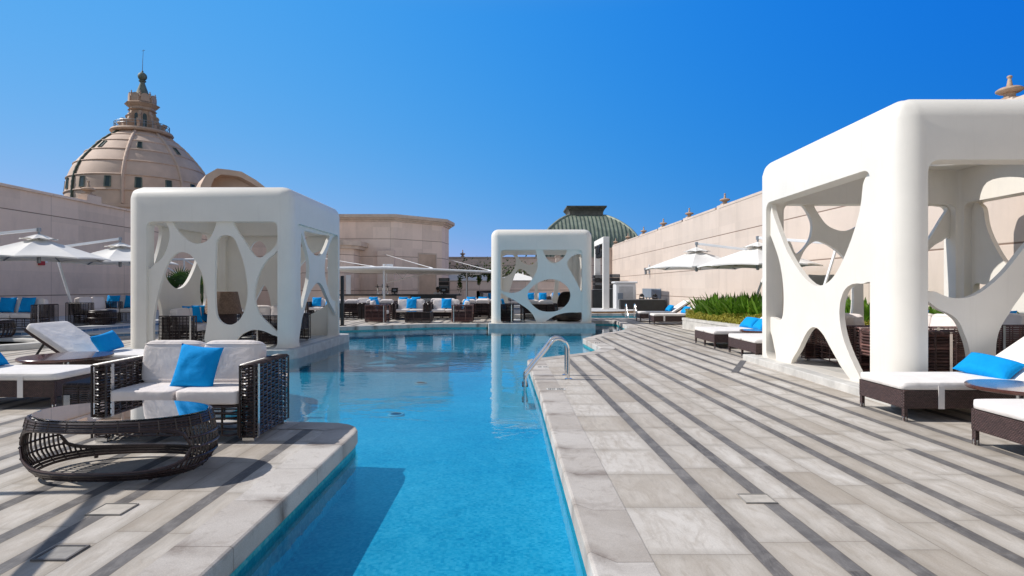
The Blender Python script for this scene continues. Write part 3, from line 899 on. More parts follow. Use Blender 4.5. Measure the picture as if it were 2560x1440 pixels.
# hooded dormer roof next to the dome
def dormer():
    Y = 50.0
    def W(px, py): x, z = on_y(px, py, Y); return Vector((x, 0, z))
    out = [W(496, 500), W(502, 462), W(515, 437), W(543, 421), W(572, 424), W(604, 429), W(640, 450), W(662, 467), W(700, 500)]
    inn = [W(524, 500), W(528, 464), W(536, 446), W(553, 436), W(575, 438), W(600, 442), W(628, 457), W(645, 468), W(668, 500)]
    t = thing('hooded_dormer', 'beige hooded dormer roof rising between the dome and the left cabana', 'roof', (-25.5, Y, 0))
    off = Vector((-25.5, 0, 0)); n = len(out)
    m = MB(); o = [p-off for p in out]; i_ = [p-off for p in inn]
    D = Vector((-2.6, 3.6, 0))
    vs = o+i_+[p+D for p in o]+[p+D for p in i_]
    fs = []
    for k in range(n-1):
        fs += [(k, k+1, n+k+1, n+k), (2*n+k, 3*n+k, 3*n+k+1, 2*n+k+1), (k, 2*n+k, 2*n+k+1, k+1), (n+k, n+k+1, 3*n+k+1, 3*n+k)]
    m.add(vs, fs); m.build('hood', MT['dome_stone'], t, smooth=35)
    m = MB(); m.add([p+D*.28 for p in i_], [tuple(range(n))[::-1]]); m.add([p+D*.30 for p in i_], [tuple(range(n))]); m.build('gable', MT['dome_stone'], t)
    m = MB(); m.tube([i_[1]+D*.2, i_[1]+Vector((.9, .6, -.35)), i_[1]+Vector((2.4, .7, -1.1))], .03, n=5); m.build('cable', MT['grey_metal'], t)
    m = MB(); a, b = o[0], o[-1]
    m.span(a.x, b.x, .02, 4.5, -12, a.z); m.build('base_block', MT['dome_stone'], t)
dormer()

# ribbed green copper roof beyond the sunlit wall
def green_dome():
    X, Y = 9.8, 78.0; k_ = Y/75
    t = thing('copper_roof', 'ribbed green copper dome roof with a dark flat cap behind the middle cabana', 'roof', (X, Y, 0))
    prof = [(6.3, 4.0), (6.25, 5.9), (5.95, 7.4), (5.45, 8.3), (4.8, 9.05), (3.75, 9.95), (2.75, 10.55), (2.3, 10.72)]
    P = [(p.x, p.y) for p in spline([(r, z, 0) for r, z in prof], 4)]
    m = MB(); n = len(P)
    vs = []
    for r, z in P: vs += [(-r, -r, z), (r, -r, z), (r, r, z), (-r, r, z)]
    fs = [(4*i+a, 4*i+(a+1) % 4, 4*i+4+(a+1) % 4, 4*i+4+a) for i in range(n-1) for a in range(4)]
    m.add(vs, fs); m.build('roof_shell', MT['copper_roof'], t)
    def rz(z):
        for a, b in zip(P, P[1:]):
            if a[1] <= z <= b[1]: return a[0]+(b[0]-a[0])*(z-a[1])/(b[1]-a[1])
    for face in range(4):
        M = Matrix.Rotation(face*PI/2, 3, 'Z')
        for q in range(-12, 13):
            s = q*.5
            pts = []
            for r, z in P:
                if r < abs(s): break
                pts.append(M @ Vector((s, -r-.02, z)))
            if len(pts) > 1:
                m = MB()
                for a, b in zip(pts, pts[1:]): m.bar(a, b, .07, .16)
                m.build('seam', MT['copper_rib'], t)
        pts = [M @ Vector((r, -r, z)) for r, z in P]
        m = MB(); m.tube(pts, .16, n=6); m.build('hip', MT['copper_roof'], t)
    m = MB()
    for w, z0, z1 in ((2.35, 10.6, 10.85), (2.2, 10.852, 11.1)): m.span(-w, w, -w, w, z0, z1)
    cap = [(2.2, 11.102), (2.25, 11.3), (2.4, 11.55), (2.62, 11.8), (2.62, 11.98)]
    vs = []
    for r, z in cap: vs += [(-r, -r, z), (r, -r, z), (r, r, z), (-r, r, z)]
    m.add(vs, [(4*i+a, 4*i+(a+1) % 4, 4*i+4+(a+1) % 4, 4*i+4+a) for i in range(len(cap)-1) for a in range(4)]+[(16, 17, 18, 19)])
    m.build('cap', MT['copper_trim'], t)
    m = MB(); m.span(-6.2, 6.2, -6.2, 6.2, -12, 4.0); m.build('drum', MT['dome_stone'], t)
green_dome()

# far ground under everything
m = MB(); m.lathe([(.01, -12.02), (40, -12.02), (160, -12.02), (900, -12.02), (4000, -12.02)], n=48)
o = m.build('ground', MT['distant_ground']); o['kind'] = 'structure'
# the podium that carries the deck
m = MB(); m.span(DX0-.35, DX1+.45, DY0, 55, -12, -.7); o = m.build('podium', MT['dome_stone']); o['kind'] = 'structure'

t = thing('wall_lamp', 'small steel lamp fixed on the sunlit wall at the parasol tip', 'lamp', (wall_at(34.2)[0], 34.2, 2.35), TURN)
m = MB(); m.span(-.06, -.002, -.07, .07, -.25, .30); m.build('back_plate', MT['white_metal'], t, bevel=.01)
m = MB(); m.span(-.32, -.061, -.09, .09, -.06, .10); m.lathe([(.05, -.30), (.07, -.28), (.07, -.062)], (-.24, 0, 0), n=12); m.build('head', MT['grey_metal'], t, bevel=.008)
# ================================================================== CABANAS
def norm_rect(pts, x0, x1, y0, y1):
    """crop pixels -> opening coordinates, 0..1 across and 0..1 up"""
    return [((x-x0)/(x1-x0), (y1-y)/(y1-y0)) for x, y in pts]
FRONT_A = [norm_rect(h, 205, 1232, 355, 1340) for h in (
    [(205, 420), (225, 372), (280, 352), (335, 357), (366, 405), (372, 475), (350, 570), (308, 642), (255, 685), (205, 704)],
    [(398, 350), (470, 348), (570, 348), (670, 348), (738, 350), (722, 420), (682, 490), (625, 521), (560, 521), (490, 482), (432, 420)],
    [(470, 590), (545, 620), (612, 722), (652, 845), (670, 985), (667, 1130), (648, 1250), (632, 1345), (440, 1345), (255, 1345), (245, 1270), (243, 1150), (258, 1020), (284, 900), (312, 800), (352, 690), (408, 612)],
    [(740, 505), (775, 466), (830, 459), (882, 490), (922, 580), (962, 700), (985, 850), (984, 950), (960, 1050), (918, 1122), (860, 1156), (800, 1150), (755, 1110), (735, 1040), (729, 900), (730, 700), (734, 570)],
    [(878, 350), (990, 348), (1110, 348), (1234, 350), (1234, 470), (1192, 558), (1112, 622), (1070, 633), (1028, 604), (962, 505), (905, 425)],
    [(1234, 588), (1190, 610), (1132, 660), (1082, 740), (1052, 830), (1040, 930), (1055, 1020), (1092, 1090), (1152, 1150), (1234, 1202), (1234, 1000), (1234, 800)],
    [(868, 1345), (918, 1252), (978, 1212), (1040, 1196), (1112, 1206), (1180, 1235), (1234, 1262), (1234, 1345), (1050, 1345)])]
FRONT_C = [norm_rect(h, 370, 1750, 55, 1300) for h in (
    [(368, 120), (430, 52), (600, 50), (800, 50), (955, 50), (985, 180), (1000, 320), (962, 450), (872, 600), (762, 712), (622, 781), (480, 776), (368, 714), (368, 500), (368, 300)],
    [(1092, 50), (1220, 48), (1360, 48), (1490, 50), (1462, 150), (1402, 220), (1332, 270), (1260, 281), (1188, 250), (1130, 165)],
    [(1752, 170), (1690, 128), (1610, 148), (1545, 200), (1502, 265), (1505, 335), (1562, 430), (1652, 590), (1752, 765), (1752, 450)],
    [(1250, 554), (1150, 560), (1050, 592), (950, 645), (880, 712), (836, 785), (831, 855), (862, 935), (930, 1010), (1010, 1070), (1100, 1101), (1210, 1108), (1320, 1094), (1430, 1040), (1512, 958), (1551, 860), (1544, 762), (1500, 682), (1430, 622), (1350, 578)],
    [(368, 804), (480, 852), (600, 910), (690, 968), (800, 1042), (880, 1112), (938, 1200), (962, 1304), (760, 1306), (560, 1306), (368, 1304), (368, 1050)],
    [(1108, 1306), (1182, 1240), (1282, 1180), (1402, 1140), (1530, 1121), (1650, 1121), (1752, 1134), (1752, 1306), (1440, 1306)])]
BACK_C = [norm_rect(h, 345, 1560, 155, 1270) for h in (
    [(342, 230), (400, 165), (480, 150), (535, 165), (576, 215), (580, 300), (552, 405), (495, 482), (430, 525), (342, 545)],
    [(612, 148), (740, 146), (860, 146), (982, 148), (958, 235), (898, 302), (820, 334), (732, 312), (662, 255)],
    [(680, 405), (605, 432), (560, 520), (530, 610), (495, 720), (462, 840), (450, 1000), (490, 1150), (600, 1210), (750, 1200), (850, 1100), (900, 920), (905, 720), (878, 600), (795, 485)],
    [(1240, 552), (1130, 560), (1010, 600), (962, 640), (958, 800), (962, 960), (1060, 1040), (1150, 1020), (1205, 920), (1240, 760), (1250, 640)],
    [(1345, 582), (1315, 680), (1300, 800), (1325, 920), (1352, 1040), (1440, 1110), (1564, 1120), (1564, 900), (1500, 690), (1420, 610)],
    [(1070, 148), (1200, 146), (1330, 146), (1450, 148), (1400, 240), (1270, 285), (1140, 240)])]
# left cabana, pool side (seen slanting): measured on its own plane
def side_norm(pts, X, ox, oy, s, Y0, Y1, Z0, Z1, flip=False):
    out = []
    for (a, b) in pts:
        y, z = on_x(a/s+ox, b/s+oy, X)
        u = (y-Y0)/(Y1-Y0); out.append((1-u if flip else u, (z-Z0)/(Z1-Z0)))
    return out
def clampu(pts, e=.02): return [(min(max(u, -e), 1+e), min(max(v, -e), 1+e)) for u, v in pts]
SIDE_A = [side_norm(h, -4.66, 620, 580, 4.8, 12.25, 15.15, .03, 2.66) for h in (
    [(668, -10), (780, 10), (880, 30), (968, 45), (950, 110), (922, 185), (882, 258), (832, 290), (782, 270), (722, 200), (688, 120)],
    [(1012, 62), (1072, 60), (1080, 200), (1080, 500), (1075, 830), (1035, 828), (990, 795), (950, 680), (920, 560), (910, 430), (925, 295), (962, 165)],
    [(630, 20), (645, 60), (672, 150), (705, 270), (722, 400), (720, 520), (700, 640), (665, 790), (630, 930), (620, 700), (620, 300)],
    [(620, 1380), (630, 1090), (668, 935), (708, 790), (768, 662), (830, 607), (882, 650), (932, 762), (990, 890), (1036, 980), (1050, 1120), (1048, 1300), (850, 1340)])]
# right cabana
SIDE_R = [side_norm(h, 4.45, 1860, 160, 1.8, 6.98, 9.82, .10, 2.72) for h in (
    [(150, 608), (250, 580), (400, 528), (552, 470), (575, 490), (552, 540), (538, 650), (508, 760), (470, 860), (430, 940), (390, 985), (350, 999), (310, 985), (260, 930), (210, 850), (166, 742), (140, 660)],
    [(100, 740), (116, 748), (138, 790), (172, 890), (189, 1000), (190, 1100), (178, 1151), (140, 1138), (100, 1125), (100, 900)],
    [(100, 1165), (116, 1172), (132, 1205), (146, 1262), (154, 1335), (100, 1335)],
    [(228, 1360), (260, 1280), (298, 1205), (330, 1184), (366, 1212), (410, 1290), (450, 1360), (500, 1450), (360, 1420)],
    [(596, 1000), (545, 990), (500, 993), (466, 1020), (446, 1080), (445, 1150), (460, 1230), (490, 1310), (528, 1390), (560, 1450), (596, 1460), (596, 1200)])]
BACK_R = [norm_rect(h, 1943, 2372, 516, 889) for h in (
    [(1940, 540), (1952, 516), (1975, 513), (2000, 518), (2018, 545), (2024, 572), (2014, 608), (1984, 636), (1966, 605), (1940, 625)],
    [(2030, 512), (2080, 511), (2130, 511), (2162, 512), (2154, 550), (2132, 572), (2099, 580), (2065, 568), (2043, 543)],
    [(2030, 606), (2060, 612), (2095, 636), (2118, 668), (2128, 720), (2124, 790), (2100, 850), (2060, 892), (1990, 892), (1960, 840), (1962, 760), (1980, 690), (2002, 632)],
    [(2316, 520), (2345, 519), (2366, 524), (2352, 548), (2316, 604), (2280, 640), (2262, 610), (2290, 555)],
    [(2374, 605), (2350, 606), (2318, 628), (2276, 680), (2262, 740), (2280, 810), (2310, 860), (2374, 880), (2374, 740)],
    [(2200, 512), (2240, 511), (2270, 514), (2240, 560), (2222, 600), (2200, 640), (2180, 600), (2182, 550)],
    [(2156, 680), (2190, 690), (2222, 740), (2232, 800), (2220, 860), (2200, 892), (2150, 892), (2154, 800)])]
FRONT_R = [norm_rect(h, 72, 1830, 60, 1660) for h in (
    [(68, 135), (100, 82), (170, 56), (500, 54), (900, 54), (1120, 56), (1080, 260), (960, 430), (840, 560), (745, 665), (645, 795), (552, 890), (462, 960), (385, 996), (310, 1006), (235, 996), (150, 960), (68, 918), (68, 500)],
    [(68, 1033), (180, 1084), (258, 1120), (312, 1172), (350, 1260), (376, 1340), (392, 1440), (400, 1560), (402, 1670), (230, 1670), (68, 1670), (68, 1300)],
    [(1834, 700), (1500, 720), (1200, 770), (950, 860), (800, 910), (700, 1030), (648, 1112), (600, 1190), (570, 1272), (560, 1380), (570, 1500), (600, 1670), (900, 1672), (1300, 1672), (1834, 1670), (1834, 1200)],
    [(1250, 54), (1500, 54), (1834, 56), (1834, 400), (1700, 520), (1500, 560), (1300, 520), (1220, 380), (1210, 200)])]
LEFT_A = [[((y-12.23)/2.9, z/2.63) for y, z in h] for h in (
    [(13.05, 1.60), (13.2, 1.38), (13.5, 1.24), (13.82, 1.30), (14.12, 1.55), (14.40, 1.98), (14.32, 2.20), (13.95, 2.32), (13.45, 2.25), (13.12, 1.95)],
    [(14.52, 1.42), (14.66, 1.66), (14.80, 1.35), (14.80, .90), (14.66, .74), (14.52, 1.0)],
    [(12.19, .05), (12.19, .6), (12.19, 1.10), (12.5, 1.20), (12.82, 1.02), (12.96, .60), (12.92, .2), (12.8, -.06), (12.5, -.06)],
    [(14.55, 2.30), (14.66, 2.70), (14.9, 2.70), (15.17, 2.70), (15.17, 2.2), (15.17, 1.80), (14.95, 1.76), (14.7, 1.98)],
    [(12.19, 1.62), (12.19, 2.2), (12.19, 2.70), (12.5, 2.70), (12.82, 2.70), (12.92, 2.45), (12.72, 1.90), (12.42, 1.55)],
    [(13.5, -.06), (13.72, .35), (14.1, .55), (14.5, .50), (14.85, .25), (15.0, -.06), (14.2, -.06)])]
BACK_A = [[((x+7.56)/2.714, z/2.63) for x, z in h] for h in (
    [(-6.98, 2.20), (-6.86, 2.46), (-6.66, 2.48), (-6.52, 2.25), (-6.68, 2.02), (-6.88, 2.02)],
    [(-6.86, .72), (-6.70, 1.15), (-6.58, 1.32), (-6.45, 1.05), (-6.38, .5), (-6.40, -.06), (-6.62, -.06), (-6.82, -.06)],
    [(-7.60, .25), (-7.60, .75), (-7.35, .82), (-7.12, .62), (-7.08, .2), (-7.2, -.06), (-7.60, -.06)],
    [(-6.15, .9), (-5.85, 1.5), (-5.45, 2.05), (-5.1, 2.25), (-4.80, 2.2), (-4.80, 1.6), (-4.80, 1.0), (-5.2, .62), (-5.75, .5)],
    [(-6.12, 2.1), (-6.15, 2.70), (-5.75, 2.70), (-5.45, 2.70), (-5.55, 2.40), (-5.85, 2.1)])]
def mirror(P): return [[(1-u, v) for u, v in h][::-1] for h in P]

PI2 = 2*PI
def rr_prism(a0, a1, b0, b1, r, k=7):
    return round_poly([(a0, b0, r), (a1, b0, r), (a1, b1, r), (a0, b1, r)], k)

def cabana(label, x0, x1, y0, y1, zb, panels, cols, roof):
    """moulded frame with five openings, a pierced screen set into each side"""
    cx_, cy_ = (x0+x1)/2, (y0+y1)/2; W, D = x1-x0, y1-y0; H = 3.375; TH = .17; ot = 2.63
    t = thing('cabana', label, 'cabana', (cx_, cy_, zb), group='moulded white cabanas')
    r = .26
    # outer rounded block
    bm = bmesh.new()
    vs = [bm.verts.new((sx*W/2, sy*D/2, z)) for z in (0, H) for sx, sy in ((-1, -1), (1, -1), (1, 1), (-1, 1))]
    for f in ((3, 2, 1, 0), (4, 5, 6, 7), (0, 1, 5, 4), (1, 2, 6, 5), (2, 3, 7, 6), (3, 0, 4, 7)): bm.faces.new([vs[i] for i in f])
    es = [e for e in bm.edges if (e.verts[0].co.z > H-.01 or e.verts[1].co.z > H-.01)]
    bmesh.ops.bevel(bm, geom=es, offset=r, segments=9, profile=.5, affect='EDGES')
    bmesh.ops.recalc_face_normals(bm, faces=bm.faces)
    me = bpy.data.meshes.new('cabana_frame'); bm.to_mesh(me); bm.free()
    base = bpy.data.objects.new('cabana_frame', me); COL.objects.link(base)
    temps = []
    def cutter(mb):
        o = mb.build('cutter', MT['white_plaster']); temps.append(o)
        md = base.modifiers.new('b', 'BOOLEAN'); md.operation = 'DIFFERENCE'; md.solver = 'EXACT'; md.object = o
    c = cols
    ti = .27
    m = MB(); m.prism(rr_prism(-W/2+ti, W/2-ti, -D/2+ti, D/2-ti, .10), -.2, H-TH); cutter(m)
    fx0, fx1 = -W/2+c['x'][0], W/2-c['x'][1]
    sy0, sy1 = -D/2+c['y'][0], D/2-c['y'][1]
    m = MB(); q = rr_prism(fx0, fx1, .0015, ot, .15)
    n = len(q); m.add([(p.x, -D, p.y) for p in q]+[(p.x, D, p.y) for p in q], [tuple(range(n))[::-1], tuple(range(n, 2*n))]+[(i, (i+1) % n, n+(i+1) % n, n+i) for i in range(n)]); cutter(m)
    m = MB(); q = rr_prism(sy0, sy1, .0015, ot, .15)
    m.add([(-W, p.x, p.y) for p in q]+[(W, p.x, p.y) for p in q], [tuple(range(n))[::-1], tuple(range(n, 2*n))]+[(i, (i+1) % n, n+(i+1) % n, n+i) for i in range(n)]); cutter(m)
    for h in roof:
        pts = catmull([(u*(W-1.1)-(W-1.1)/2, v*(D-1.1)-(D-1.1)/2) for u, v in h], 6)
        m = MB(); m.prism(pts, H-TH-.3, H+.4); cutter(m)
    bpy.context.view_layer.update()
    dg = bpy.context.evaluated_depsgraph_get()
    me2 = bpy.data.meshes.new_from_object(base.evaluated_get(dg))
    for o in temps+[base]: bpy.data.objects.remove(o)
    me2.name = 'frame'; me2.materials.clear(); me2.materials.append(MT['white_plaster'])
    bm = bmesh.new(); bm.from_mesh(me2); bmesh.ops.remove_doubles(bm, verts=bm.verts, dist=2e-4); bm.to_mesh(me2); bm.free()
    me2.shade_smooth(); me2.set_sharp_from_angle(angle=R(32))
    link(bpy.data.objects.new('frame', me2), t)
    # screens
    def screen(a0, a1, holes, place, off, th=.075):
        w, h = a1-a0, ot-.0015
        eu, ev = .045/w, .045/h
        P0 = [Vector((a0-.085, -.035)), Vector((a1+.085, -.035)), Vector((a1+.085, h+.085)), Vector((a0-.085, h+.085))]
        loops = [P0]
        for q in holes:
            pts = catmull([(u, v) for u, v in q], 6)
            o = []
            for p in pts:
                u = min(max(p.x, -eu), 1+eu); v = min(max(p.y, -.02/h), 1+ev)
                z = Vector((a0+u*w, v*h))
                if not o or (z-o[-1]).length > 2e-3: o.append(z)
            if (o[0]-o[-1]).length < 2e-3: o.pop()
            loops.append(o)
        want = abs(poly_area(loops[0]))-sum(abs(poly_area(l)) for l in loops[1:])
        base_loops = loops; best = None
        for attempt in range(12):       # tiny jitter until the fill covers exactly the area wanted
            rg = random.Random(attempt); j = 2e-4*(attempt+1)
            loops = [base_loops[0]]+[[p+Vector((rg.uniform(-j, j), rg.uniform(-j, j))) for p in l] for l in base_loops[1:]]
            A_ = [p for l in loops for p in l]
            tri = tessellate_polygon([[Vector((p.x, p.y, 0)) for p in l] for l in loops])
            got = sum(abs((A_[q]-A_[p]).cross(A_[r]-A_[p]))/2 for p, q, r in tri)
            if best is None or abs(got-want) < best[0]: best = (abs(got-want), tri, loops)
            if abs(got-want) < .02*want: break
        _, tri, loops = best
        if best[0] > .02*want: print('SCREEN FILL', best[0], want)
        A = [p for l in loops for p in l]; n = len(A)
        m = MB(); m.v = [place(p.x, p.y, off) for p in A]+[place(p.x, p.y, off+th) for p in A]
        for tr in tri:
            m.f.append(tr); m.m.append(0); m.f.append(tuple(i+n for i in tr[::-1])); m.m.append(0)
        b = 0
        for l in loops:
            for i in range(len(l)):
                j = (i+1) % len(l); m.f.append((b+i, b+j, n+b+j, n+b+i)); m.m.append(0)
            b += len(l)
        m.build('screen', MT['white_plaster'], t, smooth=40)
    po = .07
    screen(fx0, fx1, panels['F'], lambda u, v, d: (u, -D/2+d, v), po)
    screen(fx0, fx1, panels['B'], lambda u, v, d: (u, D/2-d, v), po)
    screen(sy0, sy1, panels['L'], lambda u, v, d: (-W/2+d, u, v), po)
    screen(sy0, sy1, panels['R'], lambda u, v, d: (W/2-d, u, v), po)
    return t
ROOF_1 = [[(.05, .1), (.3, .02), (.42, .2), (.3, .48), (.08, .5)], [(.55, .05), (.85, .04), (.98, .3), (.8, .5), (.58, .36)],
          [(.1, .66), (.36, .58), (.52, .75), (.4, .97), (.12, .95)], [(.66, .62), (.92, .58), (.98, .9), (.72, .97), (.58, .8)]]
cabana('white cabana at the left, its front screen of five long rounded holes', -8.0, -4.56, 11.9, 15.45, .03,
       dict(F=FRONT_A, B=BACK_A, L=LEFT_A, R=SIDE_A), dict(x=(.44, .286), y=(.33, .32)), ROOF_1)
cabana('white cabana in the middle distance, one large circle in its front screen', -.75, 2.875, 20.6, 23.95, .012,
       dict(F=FRONT_C, B=BACK_C, L=SIDE_A, R=mirror(SIDE_A)), dict(x=(.34, .36), y=(.33, .33)), ROOF_1)
cabana('largest white cabana, nearest at the right, its left side in full sun', 4.32, 7.95, 6.45, 10.15, .10,
       dict(F=FRONT_R, B=BACK_R, L=SIDE_R, R=mirror(SIDE_R)), dict(x=(.34, .34), y=(.50, .36)), ROOF_1)
# ================================================================== BAR, BOOTH, PLANTS, PEOPLE
# ---- bar
t = thing('bar_counter', 'long low bar counter with dark top along the back of the far deck', 'bar', (-5.8, 30, 0))
m = MB(); m.span(-3.3, .55, -.25, .25, 0, .86); m.build('front_panel', MT['facade_stone'], t, bevel=.01)
m = MB(); m.span(.56, 2.9, -.28, .25, 0, .86); m.build('service_front', MT['dark_panel'], t, bevel=.01)
m = MB(); m.span(-3.35, 3.15, -.36, .36, .862, .94); m.build('counter_top', MT['bar_top'], t, bevel=.01)
m = MB(); m.span(.9, 2.35, -.31, -.283, .50, .72); m.build('shelf', MT['steel'], t)
t0 = None
for i, x in enumerate((-6.98, -6.72, -6.47)):
    if t0 is None:
        t0 = thing('beer_tap', 'x', 'beer tap', (x, 29.95, .94), group='beer taps on the bar')
        m = MB(); m.lathe([(.10, 0), (.10, .03), (.045, .04), (.045, .36), (.06, .38), (.05, .42), (.001, .44)], n=14); m.build('column', MT['chrome'], t0, smooth=40)
        m = MB(); m.bar((0, -.02, .33), (0, -.14, .32), .03); m.bar((0, -.13, .33), (0, -.13, .26), .02); m.build('spout', MT['chrome'], t0)
        m = MB(); m.lathe([(.012, .33), (.022, .46), (.018, .50), (.001, .51)], (0, -.10, 0), n=8); m.bar((-.12, -.06, .40), (.12, -.06, .40), .018); m.build('handle', MT['black_plastic'], t0)
        o = t0
    else: o = dup(t0, (x, 29.95, .94), 0, None, 'beer taps on the bar')
    o['label'] = ('chrome beer tap on the bar, the one closest to the left cabana', 'chrome beer tap on the bar, middle of three', 'chrome beer tap on the bar, next to the canopy post')[i]
def till(x, label):
    t = thing('till', label, 'till', (x, 29.9, .94))
    m = MB(); m.span(-.13, .13, -.05, .14, 0, .03); m.bar((0, .03, .02), (0, .07, .18), .06); m.build('stand', MT['black_plastic'], t)
    m = MB(); M = Matrix.Rotation(R(-25), 3, 'X'); m.box((0, .04, .20), (.34, .03, .27), 0, 0, M); m.build('screen', MT['black_plastic'], t, bevel=.006)
    m = MB(); m.box((0, .022, .208), (.17, .008, .10), 0, 0, M); m.build('receipt_panel', MT['panel_grey'], t)
till(-6.1, 'black till screen on the bar beside the beer taps')
till(-3.55, 'black till screen on the bar in front of the bartender')

# ---- flat white awning over the bar
t = thing('bar_awning', 'long flat white awning with steel edge tube over the bar', 'awning', (-4.8, 28.5, 0))
m = MB()
P = [(-4.2, 0, 2.18), (1.0, -.6, 2.13), (4.2, -.2, 2.03), (4.2, 4.2, 1.98), (-4.2, 4.2, 2.1)]
top = [(x, y, z+.03) for x, y, z in P]
m.add(P+top, [(4, 3, 2, 1, 0), (5, 6, 7, 8, 9)]+[(i, (i+1) % 5, 5+(i+1) % 5, 5+i) for i in range(5)]); m.build('cloth', MT['umbrella_cloth'], t)
m = MB(); m.tube([(-4.3, -.05, 2.24), (-1.6, -.32, 2.25)], .075, n=10); m.tube([(-1.6, -.32, 2.25), (1.0, -.66, 2.16), (4.3, -.26, 2.03)], [.09, .055, .05], n=10); m.build('edge_tube', MT['white_metal'], t, smooth=50)
m = MB(); m.tube([(-1.53, 0, 0), (-1.53, 0, 2.45)], .06, n=10); m.build('post', MT['white_metal'], t, smooth=50)
m = MB(); m.tube([(2.45, 1.3, 0), (2.45, 1.3, 2.2)], .035, n=10); m.build('post', MT['white_metal'], t, smooth=50)
m = MB(); m.box((-1.25, -.05, 2.36), (.34, .12, .16)); m.build('floodlight', MT['white_metal'], t, bevel=.01)
m = MB(); m.tube([(-1.4, 0, 1.52), (1.0, -.5, 2.05)], .02, n=6); m.tube([(-1.4, 0, 2.0), (-1.4, 0, 1.55)], .02, n=6); m.tube([(-.9, -.1, 2.05), (-.6, -.15, 1.72), (-.3, -.2, 2.05)], .015, n=5); m.build('bracket', MT['steel'], t, smooth=50)
for a, b in (((-2.95, 6.68, 3.3), (.95, -.5, 2.22)), ((-7.5, 5.5, 3.2), (-1.9, -.2, 2.30)), ((.23, 9.75, 3.24), (3.8, -.2, 2.1))):
    m = MB(); m.tube([a, b], .014, n=5); m.tube([Vector(b)+(Vector(a)-Vector(b))*.06, Vector(b)], .028, n=6); m.build('stay_cable', MT['white_metal'], t)
t = thing('dark_post', 'slim dark post at the pool edge right behind the left cabana', 'post', (-5.72, 19.42, .004))
m = MB(); m.span(-.05, .05, -.05, .05, .02, 1.68); m.build('shaft', MT['dark_panel'], t, bevel=.008)
m = MB(); m.span(-.10, .10, -.10, .10, 0, .02); m.build('base', MT['dark_panel'], t)

# ---- speakers
def line_array(x, y, z, n, label, rz=0, w=.55, base=None):
    t = thing('speaker_stack', label, 'speaker', (x, y, z), rz)
    for k in range(n):
        m = MB(); M = Matrix.Rotation(R(-2+k*1.2), 3, 'X'); zz = .14+k*.205
        m.box((0, 0, zz), (w, .42, .19), 0, 0, M); c = m.build('cabinet', MT['black_plastic'], t, bevel=.012)
        m = MB()
        for q in (-.07, -.02, .03): m.box((0, -.213, zz+q+.02), (w*.86, .012, .022), 0, 0, M)
        m.build('grille', MT['grey_metal'] if k % 2 else MT['black_plastic'], c)
    m = MB(); m.span(-w/2, w/2, -.2, .2, 0, .04); m.build('frame', MT['grey_metal'], t)
line_array(-3.68, 31.3, .95, 4, 'black speaker stack behind the bar, next to the bartender')
t = thing('speaker_stand', 'black post carrying the speaker stack behind the bar', 'stand', (-3.68, 31.3, 0))
m = MB(); m.tube([(0, 0, .05), (0, 0, .948)], .06, n=10); m.build('post', MT['black_plastic'], t); m = MB(); m.span(-.3, .3, -.3, .3, 0, .05); m.build('base', MT['black_plastic'], t, bevel=.01)

# ---- stage at the far right
t = thing('round_stage', 'low round stage with pale top and orange tiled rim', 'stage', (4.6, 30.6, 0))
m = MB(); m.lathe([(1.95, -.05), (1.95, .085)], n=56); m.build('rim', MT['orange_tile'], t, smooth=40)
m = MB(); m.lathe([(2.02, .087), (2.03, .10), (2.0, .125), (.001, .125)], n=56); m.build('top', MT['limestone_step'], t, smooth=30)
t = thing('lighting_arch', 'white cloth-wrapped lighting arch standing on the round stage', 'truss', (5.0, 32, .125))
for y in (-1.3, 1.75):
    m = MB(); m.span(-.16, .16, y-.16, y+.16, .02, 3.52); m.span(-.25, .25, y-.25, y+.25, 0, .02); m.build('post', MT['umbrella_cloth'], t, bevel=.012)
m = MB(); m.span(-.165, .165, -1.47, 1.92, 3.522, 3.86); m.build('beam', MT['umbrella_cloth'], t, bevel=.012)
mh = None
for i, y in enumerate((31.45, 32.15, 32.9)):
    if mh is None:
        mh = thing('stage_light', 'x', 'stage light', (4.92, y, 3.6), group='stage lights under the arch')
        m = MB(); m.span(-.16, .16, -.14, .14, -.12, .04); m.span(-.05, .05, -.05, .05, .04, .045); m.build('base', MT['black_plastic'], mh, bevel=.01)
        m = MB(); m.span(-.19, -.14, -.07, .07, -.42, -.11); m.span(.14, .19, -.07, .07, -.42, -.11); m.build('yoke', MT['black_plastic'], mh, bevel=.01)
        m = MB(); m.lathe([(.08, -.66), (.135, -.64), (.135, -.30), (.10, -.22), (.02, -.21)], n=16); m.build('head', MT['black_plastic'], mh, smooth=40)
        o = mh
    else: o = dup(mh, (4.92, y, 3.6), .4*i, None, 'stage lights under the arch')
    o['label'] = ('black stage light hanging nearest the front post of the arch', 'black stage light hanging in the middle of the arch beam', 'black stage light hanging farthest along the arch beam')[i]
for x, y, w, h, l in ((5.05, 33.6, .8, 1.15, 'black bass cabinet behind the front post of the lighting arch'), (5.95, 33.1, .75, 1.2, 'black bass cabinet between the lighting arch and the long black booth')):
    t = thing('bass_cabinet', l, 'speaker', (x, y, 0))
    m = MB(); m.span(-w/2, w/2, -.4, .4, 0, h); m.build('cabinet', MT['black_plastic'], t, bevel=.015)
    m = MB(); m.span(-w/2+.04, w/2-.04, -.415, -.403, .06, h-.06); m.build('grille', MT['dark_panel'], t)
line_array(5.05, 33.6, 1.15, 4, 'black speaker stack on the bass cabinet, seen between the arch posts', R(8), .62)
line_array(5.9, 33.1, 1.20, 4, 'black speaker stack behind the front post of the lighting arch', R(8), .5)
t = thing('music_booth', 'long low black booth front beside the lighting arch', 'booth', (7.15, 30.9, 0))
m = MB(); m.span(-1.35, 1.0, -.3, .3, 0, .62); m.build('front', MT['dark_panel'], t, bevel=.01)
